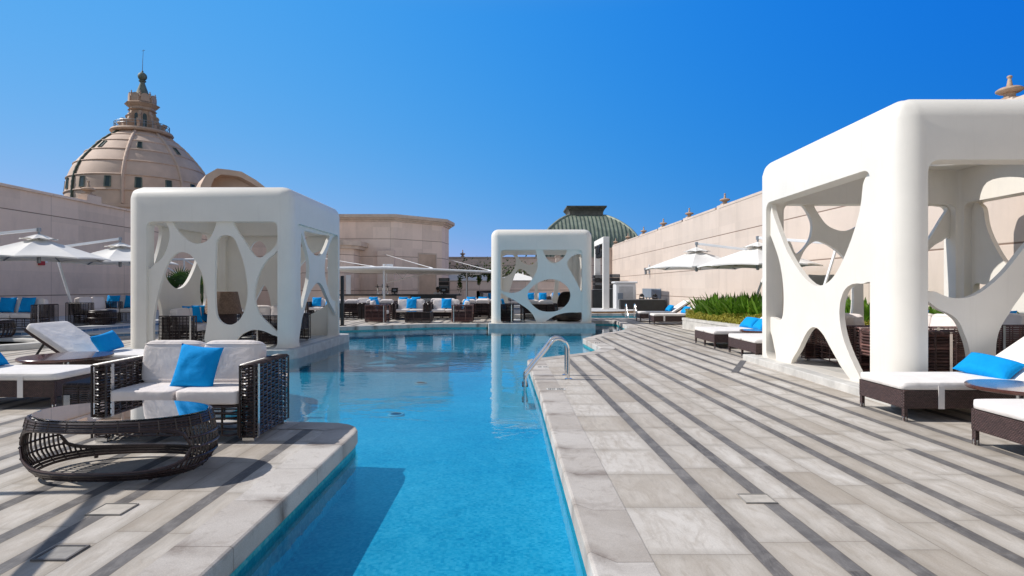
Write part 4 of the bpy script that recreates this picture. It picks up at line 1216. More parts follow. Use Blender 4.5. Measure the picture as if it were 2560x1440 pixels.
m = MB(); m.span(-1.37, 1.02, -.33, .33, .622, .66); m.build('top', MT['grey_metal'], t, bevel=.005)
def mixer(x, label):
    t = thing('light_console', label, 'light', (x, 30.85, .66))
    m = MB(); m.span(-.13, .13, -.1, .1, 0, .06); m.build('base', MT['black_plastic'], t)
    m = MB(); m.span(-.12, -.09, -.04, .04, .06, .22); m.span(.09, .12, -.04, .04, .06, .22); m.build('yoke', MT['black_plastic'], t)
    m = MB(); m.sq((0, 0, .21), .085, .12, .09, .7, .7, 14, 8); m.build('head', MT['black_plastic'], t, smooth=60)
mixer(6.95, 'small black spotlight on the black booth, nearer the white cabinet'); mixer(7.65, 'small black spotlight at the far end of the black booth')
t = thing('white_cabinet', 'white rounded cabinet standing behind the black booth', 'cabinet', (6.25, 32.2, 0))
m = MB(); m.span(-.55, .62, -.42, .42, .0, 1.50); m.build('body', MT['white_metal'], t, bevel=.10, seg=4)
m = MB(); m.span(-.35, .42, -.44, -.422, .1, 1.34); m.build('recess', MT['limestone_step'], t, bevel=.004)
m = MB(); m.span(-.62, .68, -.5, .5, 1.502, 1.62); m.build('top', MT['white_metal'], t, bevel=.05, seg=3)
m = MB(); m.span(-.42, -.14, -.52, -.45, .62, .98); m.build('flap', MT['panel_grey'], t)
t = thing('louvred_panel', 'blue grey panel with slats fixed on the sunlit wall', 'panel', (8.19, 33.8, 0), .0245)
m = MB(); m.span(-.04, 0.03, -2.0, 2.0, .70, 1.22); m.build('sheet', MT['panel_grey'], t)
for k in range(6):
    m = MB(); m.span(-.04, .03, -1.9+k*.74, -1.75+k*.74, 0, .698); m.build('slat', MT['panel_grey'], t)

# ---- planter along the sunlit wall
PLT = round_poly([(5.35, 18.35, .25), (5.80, 14.7, 1.2), (8.25, 11.4, .6), (8.25, 4.5, 0), (8.49, 4.5, 0), (8.49, 18.6, 0)])
m = MB(); m.prism(PLT, 0, .27, bot=False); m.prism([p*1.0 for p in PLT], .272, .34, top=False, bot=False)
t = thing('stone_planter', 'low pale stone planter filled with strap-leaved lilies along the sunlit wall', 'planter', (0, 0, 0))
cen = Vector((7.6, 15.0))
m = MB(); m.prism(PLT, 0, .26, bot=False); m.build('kerb_wall', MT['cabana_stone'], t, bevel=.008)
outer_ = [p+(p-cen).normalized()*.02 for p in PLT]; inner_ = [p-(p-cen).normalized()*.22 for p in PLT]
m = MB(); n = len(PLT)
m.add([(p.x, p.y, .262) for p in outer_]+[(p.x, p.y, .335) for p in outer_]+[(p.x, p.y, .335) for p in inner_]+[(p.x, p.y, .262) for p in inner_],
      [(a*n+i, a*n+(i+1) % n, ((a+1) % 4)*n+(i+1) % n, ((a+1) % 4)*n+i) for a in range(4) for i in range(n)])
m.build('kerb_cap', MT['cabana_stone'], t, bevel=.006)
m = MB(); m.add([(p.x, p.y, .31) for p in inner_], [tuple(range(n))]); m.build('soil', MT['soil'], t)
def blade(m, rg, base, az, L, w, lean, curl, seg=5):
    d = Vector((math.cos(az), math.sin(az), 0)); s = Vector((-d.y, d.x, 0))
    vs = []; p = Vector(base); a = lean
    for i in range(seg+1):
        q = i/seg; ww = w*(.55+.9*q*(1.25-q))*(1 if q < .8 else (1-q)/.2*.9+.02)
        vs += [p-s*ww/2, p+s*ww/2]
        a += curl/seg
        p = p+(d*math.sin(a)+Vector((0, 0, 1))*math.cos(a))*(L/seg)
    m.add(vs, [(2*i, 2*i+1, 2*i+3, 2*i+2) for i in range(seg)])
def lily_clump(seed, n=46, h=.70):
    rg = random.Random(seed); m = MB()
    for i in range(n):
        r = rg.random()**.6*.16; a = rg.random()*6.283
        blade(m, rg, (r*math.cos(a), r*math.sin(a), 0), a+rg.uniform(-.6, .6), h*rg.uniform(.45, 1.2), rg.uniform(.05, .085), rg.uniform(.02, .5), rg.uniform(.0, 1.0))
    o = m.build('lily_plant', MT['leaf_lily'], fix=False, smooth=180)
    return o
rg = random.Random(5)
protos = [lily_clump(s) for s in range(4)]; used = [False]*4
def inside(P, x, y):
    c = False
    for i in range(len(P)):
        a, b = P[i-1], P[i]
        if (a[1] > y) != (b[1] > y) and x < (b[0]-a[0])*(y-a[1])/(b[1]-a[1])+a[0]: c = not c
    return c
cnt = 0; cand = []
inn2 = [p-(p-cen).normalized()*.55 for p in PLT]
for gy in range(60):
    for gx in range(14):
        x = 5.6+gx*.235+rg.uniform(-.09, .09); y = 5.2+gy*.225+rg.uniform(-.09, .09)
        if (inside(inn2, x, y) and y > 10.6) or (8.16 < x < 8.42 and y < 11.2): cand.append((x, y))
rg.shuffle(cand)
for x, y in cand[:270]:
    k = rg.randrange(4)
    if not used[k]: o = protos[k]; used[k] = True
    else: o = protos[k].copy(); link(o)
    s = rg.uniform(.85, 1.12); o.location = (x, y, .31); o.scale = (s, s, s); o.rotation_euler.z = rg.random()*6.28
    tag(o, 'green strap-leaved lily clump in the stone planter along the sunlit wall', 'plant', 'lily clumps in the stone planter')
# low yellowish ground cover along the kerb
m = MB(); rg = random.Random(9)
ring_a = [p-(p-cen).normalized()*.10 for p in PLT]; ring_b = [p-(p-cen).normalized()*.80 for p in PLT]
for i in range(len(PLT)):
    a0, a1, b0, b1 = ring_a[i-1], ring_a[i], ring_b[i-1], ring_b[i]
    L = (a1-a0).length
    if a0.x > 8.1 or a1.x > 8.3: continue
    for _ in range(int(L*4200)):
        u, v = rg.random(), rg.random()
        p = (a0*(1-u)+a1*u)*(1-v)+(b0*(1-u)+b1*u)*v
        hump = .20+.14*mnoise.noise(Vector((p.x*2.3, p.y*2.3, 0)))+.12*v
        z = .31+rg.random()**.6*max(.04, hump); s = rg.uniform(.014, .03)
        d = Vector((rg.gauss(0, 1), rg.gauss(0, 1), rg.gauss(0, 1)+.6)).normalized(); e = d.orthogonal().normalized(); f = d.cross(e)
        c = Vector((p.x, p.y, z))
        m.add([c-e*s, c+f*s*.5, c+e*s, c-f*s*.5], [(0, 1, 2, 3)])
o = m.build('ground_cover', MT['leaf_cover'], fix=False); tag(o, 'low yellowish green ground cover along the planter kerb', 'ground cover', None, 'stuff')

# ---- greenery, parasols and truss in the distance
def leaf_cloud(name, label, cat, boxes, n, s0, s1, mat, seed, group=None, stem=True):
    rg = random.Random(seed); m = MB(); c0 = Vector(boxes[0][0])
    t = thing(name, label, cat, (c0.x, c0.y, 0), group=group)
    for _ in range(n):
        c, d = rg.choice(boxes)
        p = Vector([c[i]+rg.gauss(0, .42)*d[i] for i in range(3)]); p.x -= c0.x; p.y -= c0.y
        if p.z < .05: continue
        k = mnoise.noise(p*1.7+Vector((seed, 0, 0)))
        if k < -.18: continue
        s = rg.uniform(s0, s1); q = Vector((rg.gauss(0, 1), rg.gauss(0, 1), rg.gauss(0, 1))).normalized(); e = q.orthogonal().normalized(); f = q.cross(e)
        m.add([p-e*s, p+f*s*.55, p+e*s, p-f*s*.55], [(0, 1, 2, 3)])
    m.build('foliage', MT[mat], t, fix=False)
    if stem:
        m = MB(); m.tube([(0, 0, 0), (.05, 0, c0.z)], [.06, .03], n=6); m.build('stem', MT['soil'], t)
    return t
leaf_cloud('hedge', 'dense green hedge behind the white parasol tops at the far end', 'hedge', [((-5+i*.8, 47.2, 1.7), (1.0, .6, 1.7)) for i in range(10)], 5200, .07, .14, 'leaf_hedge', 3)
leaf_cloud('trailing_vine', 'green vine trailing down over the awning beside the middle cabana', 'plant', [((-2.4, 30.4, 2.0), (.6, .2, .22)), ((-1.7, 30.4, 2.0), (.6, .2, .2)), ((-1.1, 30.4, 2.05), (.5, .2, .18)), ((-2.75, 30.4, 1.55), (.14, .1, .55)), ((-1.75, 30.4, 1.7), (.12, .1, .3)), ((-1.2, 30.4, 1.75), (.12, .1, .25))], 1300, .035, .07, 'leaf_hedge', 4)
def far_parasol(x, y, label, closed=False):
    t = thing('far_parasol', label, 'parasol', (x, y, 0), group='white parasols beyond the low wall')
    m = MB(); m.tube([(0, 0, 0), (0, 0, 2.45)], .04, n=8); m.build('pole', MT['white_metal'], t)
    m = MB()
    if closed: m.lathe([(.20, 1.05), (.22, 1.2), (.16, 1.9), (.06, 2.35), (.02, 2.5)], n=12)
    else:
        for r0, z0, r1, z1 in ((1.75, 1.80, 0.02, 2.36),):
            b = [(-r0, -r0, z0), (r0, -r0, z0), (r0, r0, z0), (-r0, r0, z0)]
            m.add(b+[(0, 0, z1)], [(0, 1, 4), (1, 2, 4), (2, 3, 4), (3, 0, 4)]); m.add([(a, c, d-.02) for a, c, d in b]+[(0, 0, z1-.03)], [(1, 0, 4), (2, 1, 4), (3, 2, 4), (0, 3, 4)])
            m.span(-r0, r0, -r0-.006, -r0-.001, z0-.10, z0-.001); m.span(-r0-.006, -r0-.001, -r0, r0, z0-.10, z0-.001); m.span(r0+.001, r0+.006, -r0, r0, z0-.10, z0-.001)
    m.build('canopy', MT['umbrella_cloth'], t)
far_parasol(-4.1, 43.0, 'white parasol top beyond the low wall, behind the trailing vine')
far_parasol(-1.75, 43.4, 'white parasol top beyond the low wall, cut by the narrow side of the middle cabana')
far_parasol(.45, 43.0, 'white parasol top beyond the low wall seen through the middle cabana')
far_parasol(.85, 45.0, 'folded white parasol beyond the low wall seen through the middle cabana', True)
# white truss and fan palm behind the left cabana
t = thing('white_truss', 'white pipe truss behind the left cabana, seen through its long hole', 'truss', (-15.2, 26.0, 0))
m = MB()
for z in (2.55, 1.75): m.tube([(-1.0, 0, z), (3.2, 0, z)], .05, n=8)
for i in range(4): m.tube([(-1+i*1.4, 0, 1.75), (-1+i*1.4, 0, 2.55)], .035, n=6)
for i in range(3): m.tube([(-1+i*1.4, 0, 2.55), (.4+i*1.4, 0, 1.75)], .03, n=6)
m.build('lattice', MT['white_metal'], t, smooth=50)
for x in (-.9, 3.1):
    m = MB(); m.tube([(x, 0, 0), (x, 0, 2.6)], .06, n=8); m.build('leg', MT['white_metal'], t, smooth=50)
def fan_palm(x, y, z, label, s=1.0):
    rg = random.Random(int(x*10)); t = thing('fan_palm', label, 'plant', (x, y, z))
    m = MB(); m.lathe([(.28, 0), (.36, .5), (.33, .52), (.3, .48), (.001, .47)], n=20); m.build('pot', MT['weave_far'], t, smooth=40)
    m = MB()
    for i in range(16):
        az = rg.random()*6.28; el = rg.uniform(.1, 1.1); L = rg.uniform(.5, .95)*s
        tip = Vector((math.cos(az)*math.sin(el), math.sin(az)*math.sin(el), math.cos(el)))*L+Vector((0, 0, .5))
        m.tube([(0, 0, .45), tip], .012, n=4)
        up = (tip-Vector((0, 0, .45))).normalized(); sd_ = up.orthogonal().normalized()
        for k in range(13):
            a = -1.25+2.5*k/12; d = (up*math.cos(a)+sd_*math.sin(a)); w = d.cross(up.cross(sd_)).normalized()*.03
            q = tip+d*rg.uniform(.38, .5)*s
            m.add([tip-w*.3, tip+d*.2-w, q, tip+d*.2+w, tip+w*.3], [(0, 1, 2, 3, 4)])
    m.build('fronds', MT['leaf_palm'], t, fix=False)
fan_palm(-13.6, 23.8, .2, 'dark green fan palm behind the left cabana, seen through its long hole', 1.25)
fan_palm(-11.6, 21.6, .2, 'dark fan palm behind the back screen of the left cabana', 1.1)

# small red box on the shaded wall
t = thing('fire_alarm_box', 'small red alarm box with white lamp on the shaded wall', 'alarm', (-17.19, 21.0, 2.22))
m = MB(); m.span(0, .08, -.12, .12, -.12, .12); m.build('box', MT['red_plastic'], t, bevel=.01)
m = MB(); m.span(.0, .06, .13, .26, -.02, .10); m.build('lamp', MT['white_metal'], t, bevel=.01)

# ---- people (far away)
def person(label, x, y, z, rz, pose, shirt, arms):
    t = thing('person', label, 'person', (x, y, z), rz)
    def skinned(name, verts, edges, rad, mat, par):
        me = bpy.data.meshes.new(name); me.from_pydata([Vector(v) for v in verts], edges, [])
        o = bpy.data.objects.new(name, me); COL.objects.link(o)
        md = o.modifiers.new('s', 'SKIN'); md.use_smooth_shade = True
        for i, r in enumerate(rad): me.skin_vertices[0].data[i].radius = r if isinstance(r, tuple) else (r, r)
        me.skin_vertices[0].data[0].use_root = True
        sb = o.modifiers.new('d', 'SUBSURF'); sb.levels = 2; sb.render_levels = 2
        bpy.context.view_layer.update()
        m2 = bpy.data.meshes.new_from_object(o.evaluated_get(bpy.context.evaluated_depsgraph_get()))
        bpy.data.objects.remove(o); m2.materials.clear(); m2.materials.append(MT[mat]); m2.shade_smooth()
        return link(bpy.data.objects.new(name, m2), par)
    J = pose
    V = [J['pelvis'], J['waist'], J['chest'], J['neck'], J['head0'], J['head1'], J['head2']]
    E = [(0, 1), (1, 2), (2, 3), (3, 4), (4, 5), (5, 6)]; Rr = [(.15, .11), (.13, .10), (.16, .11), .055, .075, (.085, .10), .05]
    def chain(root, pts, rs):
        last = root
        for p, r in zip(pts, rs): V.append(p); Rr.append(r); E.append((last, len(V)-1)); last = len(V)-1
        return last
    for s in ('l', 'r'):
        h = chain(2, J['arm_'+s], (.062, .045, .034, .03))
        hand = Vector(J['arm_'+s][-1]); d = (hand-Vector(J['arm_'+s][-2])).normalized(); sd_ = d.orthogonal().normalized()
        for k, l in enumerate((.075, .085, .08, .065)): chain(h, [hand+d*.02+sd_*(.022*(k-1.5)), hand+d*(.02+l)+sd_*(.026*(k-1.5))], (.010, .008))
        chain(h, [hand+sd_*.045+d*.03], (.010,))
        chain(0, J['leg_'+s], (.085, .06, .042, .035))
    body = skinned('body', V, E, Rr, 'skin', t)
    SV = [Vector(J['pelvis'])+Vector((0, 0, .02)), J['waist'], J['chest'], Vector(J['neck'])-Vector((0, 0, .03))]; SE = [(0, 1), (1, 2), (2, 3)]; SR = [(.175, .135), (.16, .125), (.185, .135), .075]
    for s in ('l', 'r'):
        a = J['arm_'+s]; last = 2
        for p, r in zip(a[:3 if arms == 'long' else 2], (.078, .06, .045)): SV.append(p); SR.append(r); SE.append((last, len(SV)-1)); last = len(SV)-1
    skinned('shirt', SV, SE, SR, shirt, body)
    TV = [Vector(J['pelvis'])]; TE = []; TR = [(.165, .13)]
    for s in ('l', 'r'):
        last = 0
        for p, r in zip(J['leg_'+s][:3], (.10, .075, .058)): TV.append(p); TR.append(r); TE.append((last, len(TV)-1)); last = len(TV)-1
    skinned('trousers', TV, TE, TR, 'trousers_dark', body)
    m = MB(); h1 = Vector(J['head1']); hv = (h1-Vector(J['head0'])).normalized()
    m.sq(h1+hv*.035+Vector((0, .02, 0)), .097, .112, .09, .9, .9, 18, 10); m.build('hair', MT['hair_dark'], body, smooth=60)
    fw = Vector((0, -1, 0)); fw = (fw-hv*fw.dot(hv)).normalized(); sdv = hv.cross(fw)
    m = MB()
    for s in (-1, 1): m.sq(h1+fw*.088+sdv*.033*s-hv*.01, .012, .008, .007, 1, 1, 8, 6)
    m.sq(h1+fw*.088-hv*.075, .026, .008, .006, 1, 1, 10, 6); m.build('face', MT['hair_dark'], body)
    m = MB(); m.sq(h1+fw*.105-hv*.04, .014, .022, .026, .9, .9, 8, 6)
    for s in (-1, 1): m.sq(h1+sdv*.092*s-hv*.02, .012, .02, .032, .9, .9, 8, 6)
    m.build('nose', MT['skin'], body, smooth=60)
    return t
STAND = dict(pelvis=(0, 0, .95), waist=(0, .0, 1.10), chest=(0, -.06, 1.36), neck=(0, -.12, 1.50), head0=(0, -.16, 1.55), head1=(0, -.21, 1.63), head2=(0, -.25, 1.70),
    arm_l=[(-.20, -.08, 1.38), (-.27, -.16, 1.12), (-.16, -.36, 1.02), (-.13, -.42, 1.0)], arm_r=[(.20, -.08, 1.38), (.27, -.16, 1.12), (.16, -.36, 1.02), (.13, -.42, 1.0)],
    leg_l=[(-.10, 0, .88), (-.11, -.02, .50), (-.11, .03, .09), (-.11, -.12, .04)], leg_r=[(.10, 0, .88), (.11, -.02, .50), (.11, .03, .09), (.11, -.12, .04)])
person('person in a white shirt bending over the bar till beside the speaker stack', -3.92, 30.62, -.42, 0, STAND, 'shirt_white', 'long')
SIT = dict(pelvis=(0, .05, .50), waist=(0, .06, .66), chest=(0, .04, .92), neck=(0, 0, 1.07), head0=(0, -.02, 1.12), head1=(0, -.05, 1.21), head2=(0, -.06, 1.29),
    arm_l=[(-.20, .03, .95), (-.26, -.05, .70), (-.16, -.25, .58), (-.13, -.31, .57)], arm_r=[(.20, .03, .95), (.26, -.05, .70), (.16, -.25, .58), (.13, -.31, .57)],
    leg_l=[(-.10, -.02, .50), (-.13, -.42, .50), (-.13, -.45, .10), (-.13, -.58, .04)], leg_r=[(.10, -.02, .50), (.13, -.42, .50), (.13, -.45, .10), (.13, -.58, .04)])
person('person in a light blue shirt seated beside the dark curved booth', -.62, 29.45, .16, .3, SIT, 'shirt_blue', 'short')
# ================================================================== FURNITURE
def loop_strand(m, x0, x1, y0, y1, z, r, wav, gap, n=5, ph=0):
    """one rattan strand going round a rectangular post or box, in and out of the uprights"""
    pts = []
    per = [((x0, y0), (x1, y0), (0, -1)), ((x1, y0), (x1, y1), (1, 0)), ((x1, y1), (x0, y1), (0, 1)), ((x0, y1), (x0, y0), (-1, 0))]
    k = ph
    for (a, b, nn) in per:
        L = math.hypot(b[0]-a[0], b[1]-a[1]); s = max(1, round(L/gap)) if wav else 1
        for i in range(s):
            t = (i+.5)/s if wav else i/s
            o = wav*(1 if (k % 2) else -1); k += 1
            pts.append((a[0]+(b[0]-a[0])*t+nn[0]*o, a[1]+(b[1]-a[1])*t+nn[1]*o, z+(random.uniform(-.0015, .0015) if wav else 0)))
    m.tube(pts, r, n=n, closed=True)
def rods(m, x0, x1, y0, y1, z0, z1, r, gap, n=5):
    for (a, b) in (((x0, y0), (x1, y0)), ((x1, y0), (x1, y1)), ((x1, y1), (x0, y1)), ((x0, y1), (x0, y0))):
        L = math.hypot(b[0]-a[0], b[1]-a[1]); s = max(1, round(L/gap))
        for i in range(s):
            t = i/s; x = a[0]+(b[0]-a[0])*t; y = a[1]+(b[1]-a[1])*t
            m.tube([(x, y, z0), (x, y, z1)], r, n=n)
def woven_box(m, x0, x1, y0, y1, z0, z1, pitch, r, wav, gap, top=True, solid=None):
    z = z0+r; i = 0
    while z < z1-r*.5:
        loop_strand(m, x0, x1, y0, y1, z, r, wav, gap, 5 if wav else 4, i); z += pitch; i += 1
    rods(m, x0, x1, y0, y1, z0, z1, r*1.15, gap*2 if not wav else gap, 5 if wav else 4)
    if top:
        lx = x1-x0; ly = y1-y0; p = pitch*.62
        if lx < ly:
            k = int(ly/p)
            for i in range(k+1):
                y = y0+ly*i/k
                m.tube([(x0-r, y, z1-.012), (x0+.012, y, z1+r*.6), (x1-.012, y, z1+r*.6), (x1+r, y, z1-.012)], r*.9, n=4)
        else:
            k = int(lx/p)
            for i in range(k+1):
                x = x0+lx*i/k
                m.tube([(x, y0-r, z1-.012), (x, y0+.012, z1+r*.6), (x, y1-.012, z1+r*.6), (x, y1+r, z1-.012)], r*.9, n=4)

def cushion_mesh(name, parent, mat, w, d, h, c, tilt=0, e=.22, bulge=.0, welt=True, nu=40, nv=18):
    m = MB(); M = Matrix.Rotation(tilt, 3, 'X') if tilt else None
    m.sq(c, w/2, d/2, h/2, e, e*.75, nu, nv, M, bulge=bulge)
    o = m.build(name, mat, parent, smooth=80)
    if welt:
        for s in (-1, 1):
            k = MB(); pts = []
            for i in range(36):
                u = 2*PI*i/36
                f = lambda q: math.copysign(abs(q)**(e*.75), q)
                p = Vector((w/2*.965*f(math.cos(u)), d/2*.965*f(math.sin(u)), s*h/2*.80))
                if M is not None: p = M @ p
                pts.append(p+Vector(c))
            k.tube(pts, .0045, n=5, closed=True)
            k.build('piping', mat, o, smooth=80)
    return o

def make_sofa(W=1.37, D=.75, hi=False, seats=2, label='x', group=None, back_to=None, AH=.65):
    t = thing('wicker_sofa' if seats > 1 else 'wicker_armchair', label, 'sofa' if seats > 1 else 'armchair', group=group)
    A = .135
    P = (dict(pitch=.0245, r=.0082, wav=.0065, gap=.085) if hi == 2 else dict(pitch=.031, r=.0082, wav=0, gap=.075) if hi else dict(pitch=.04, r=.0155, wav=0, gap=.12))
    rt = MT['rattan']
    for s in (-1, 1):
        x0, x1 = (-W/2, -W/2+A) if s < 0 else (W/2-A, W/2)
        m = MB(); woven_box(m, x0+.008, x1-.008, .008, D-.008, .035, AH-.008, **P)
        a = m.build('arm', rt, t, smooth=60 if hi else None)
        for fx in ((x0-.0035, x1+.0035)):
            k = MB(); k.span(fx-.0035, fx+.0035, .05, .085, .03, AH-.002); k.build('steel_strip', MT['steel'], a)
        for fy in (.06, D-.06):
            k = MB(); k.span((x0+x1)/2-.05, (x0+x1)/2+.05, fy-.03, fy+.03, 0, .032); k.build('foot', MT['steel'], a)
    m = MB(); woven_box(m, -W/2+A+.012, W/2-A-.012, D-.14, D-.01, .30, AH-.02, **P); m.build('back', rt, t, smooth=60 if hi else None)
    Q = dict(P); Q['pitch'] *= 1.9; Q['gap'] *= 1.5
    m = MB(); woven_box(m, -W/2+A+.012, W/2-A-.012, .02, D-.15, .05, .30, top=False, **Q)
    m.span(-W/2+A+.012, W/2-A-.012, .04, D-.17, .285, .305); m.build('base', rt, t, smooth=60 if hi else None)
    iw = (W-2*A-.01)/seats; res = dict(nu=48, nv=20) if hi else dict(nu=24, nv=10)
    for i in range(seats):
        cx_ = -W/2+A+.005+iw*(i+.5)
        cushion_mesh('seat_cushion', t, MT['cushion'], iw-.006, D-.15, .125, (cx_, (D-.15)/2+.005, .37), 0, .2, .05, welt=bool(hi), **res)
        cushion_mesh('back_cushion', t, MT['cushion'], iw-.012, .17, .40, (cx_, D-.24, .605), -.17, .34, .0, welt=bool(hi), **res)
    return t

def make_pillow(name='scatter_pillow', w=.42, h=.42, t=.15, label='x', cat='pillow', mat='pillow_blue', seam=True):
    """stands on its lower edge at the origin, facing -Y"""
    m = MB(); N = 18
    def P(u, v, s):
        a = 1-.075*(1-v*v)*abs(u)**2; b = 1-.075*(1-u*u)*abs(v)**2
        th = t/2*((1-u**4)*(1-v**4))**.55*(.85+.15*math.cos(u*2))
        wr = .006*mnoise.noise(Vector((u*2.2+s*5, v*2.2, w*7)))*(1-u*u)*(1-v*v)*2
        return (w/2*u*a, -s*(th+wr), h/2+h/2*v*b)
    for s in (1, -1):
        vs = [P(-1+2*i/N, -1+2*j/N, s) for j in range(N+1) for i in range(N+1)]
        m.add(vs, [(j*(N+1)+i, j*(N+1)+i+1, (j+1)*(N+1)+i+1, (j+1)*(N+1)+i) for j in range(N) for i in range(N)])
    o = m.build(name, MT[mat], smooth=80, weld=True)
    return tag(o, label, cat)

# ---- the sofa in front
near = make_sofa(hi=2, label='nearest wicker sofa, pale cushions, standing at the pool corner')
near.location = (-2.83, 4.80, .005)
MID = None; LOW = None; CH = None
def sofa(kind, x, y, z, rz, label, group):
    """x, y: middle of the front edge; rz 0 faces the camera"""
    global MID, LOW, CH
    if kind == 'mid':
        if MID is None: MID = make_sofa(hi=1); o = MID
        else: return dup(MID, (x, y, z), rz, label, group)
    elif kind == 'low':
        if LOW is None: LOW = make_sofa(hi=0); o = LOW
        else: return dup(LOW, (x, y, z), rz, label, group)
    else:
        if CH is None: CH = make_sofa(W=.82, hi=0, seats=1); o = CH
        else: return dup(CH, (x, y, z), rz, label, group)
    o.location = (x, y, z); o.rotation_euler.z = rz; o['label'] = label; o['group'] = group
    return o
PIL = make_pillow(label='square blue pillow leaning on the nearest wicker sofa')
PIL.location = (-2.79, 5.0, .415); PIL.rotation_euler = (-.33, .09, -.06); PIL.scale = (.93, .93, .93)
PIL['group'] = 'blue pillows'
LONGP = None
def pillow(x, y, z, rz, label, tilt=-.3, roll=0, s=1.0):
    o = PIL.copy(); link(o); o.location = (x, y, z); o.rotation_euler = (tilt, roll, rz); o.scale = (s, s, s)
    o['label'] = label; o['group'] = 'blue pillows'; return o
def long_pillow(x, y, z, rz, label, tilt=-.9, roll=0):
    global LONGP
    if LONGP is None: LONGP = make_pillow(w=.56, h=.30, t=.16); o = LONGP
    else: o = LONGP.copy(); link(o)
    o.location = (x, y, z); o.rotation_euler = (tilt, roll, rz); o['label'] = label; o['group'] = 'blue pillows'; return o
def behind(x, y, rz, dx, dy):
    """point dx across, dy back on a sofa standing at x, y turned by rz"""
    c, s = math.cos(rz), math.sin(rz); return (x+dx*c-dy*s, y+dx*s+dy*c)

# low wicker cube, half hidden at the left of the front sofa
t = thing('wicker_side_table', 'low wicker side table half hidden beside the nearest sofa', 'side table', (-3.95, 5.55, 0))
m = MB(); woven_box(m, -.21, .21, -.21, .21, .03, .40, .02, .008, 0, .07); m.build('body', MT['rattan'], t)
m = MB(); m.span(-.222, -.214, -.20, -.14, .02, .39); m.span(-.20, -.14, -.222, -.214, .02, .30); m.build('steel_strip', MT['steel'], t)

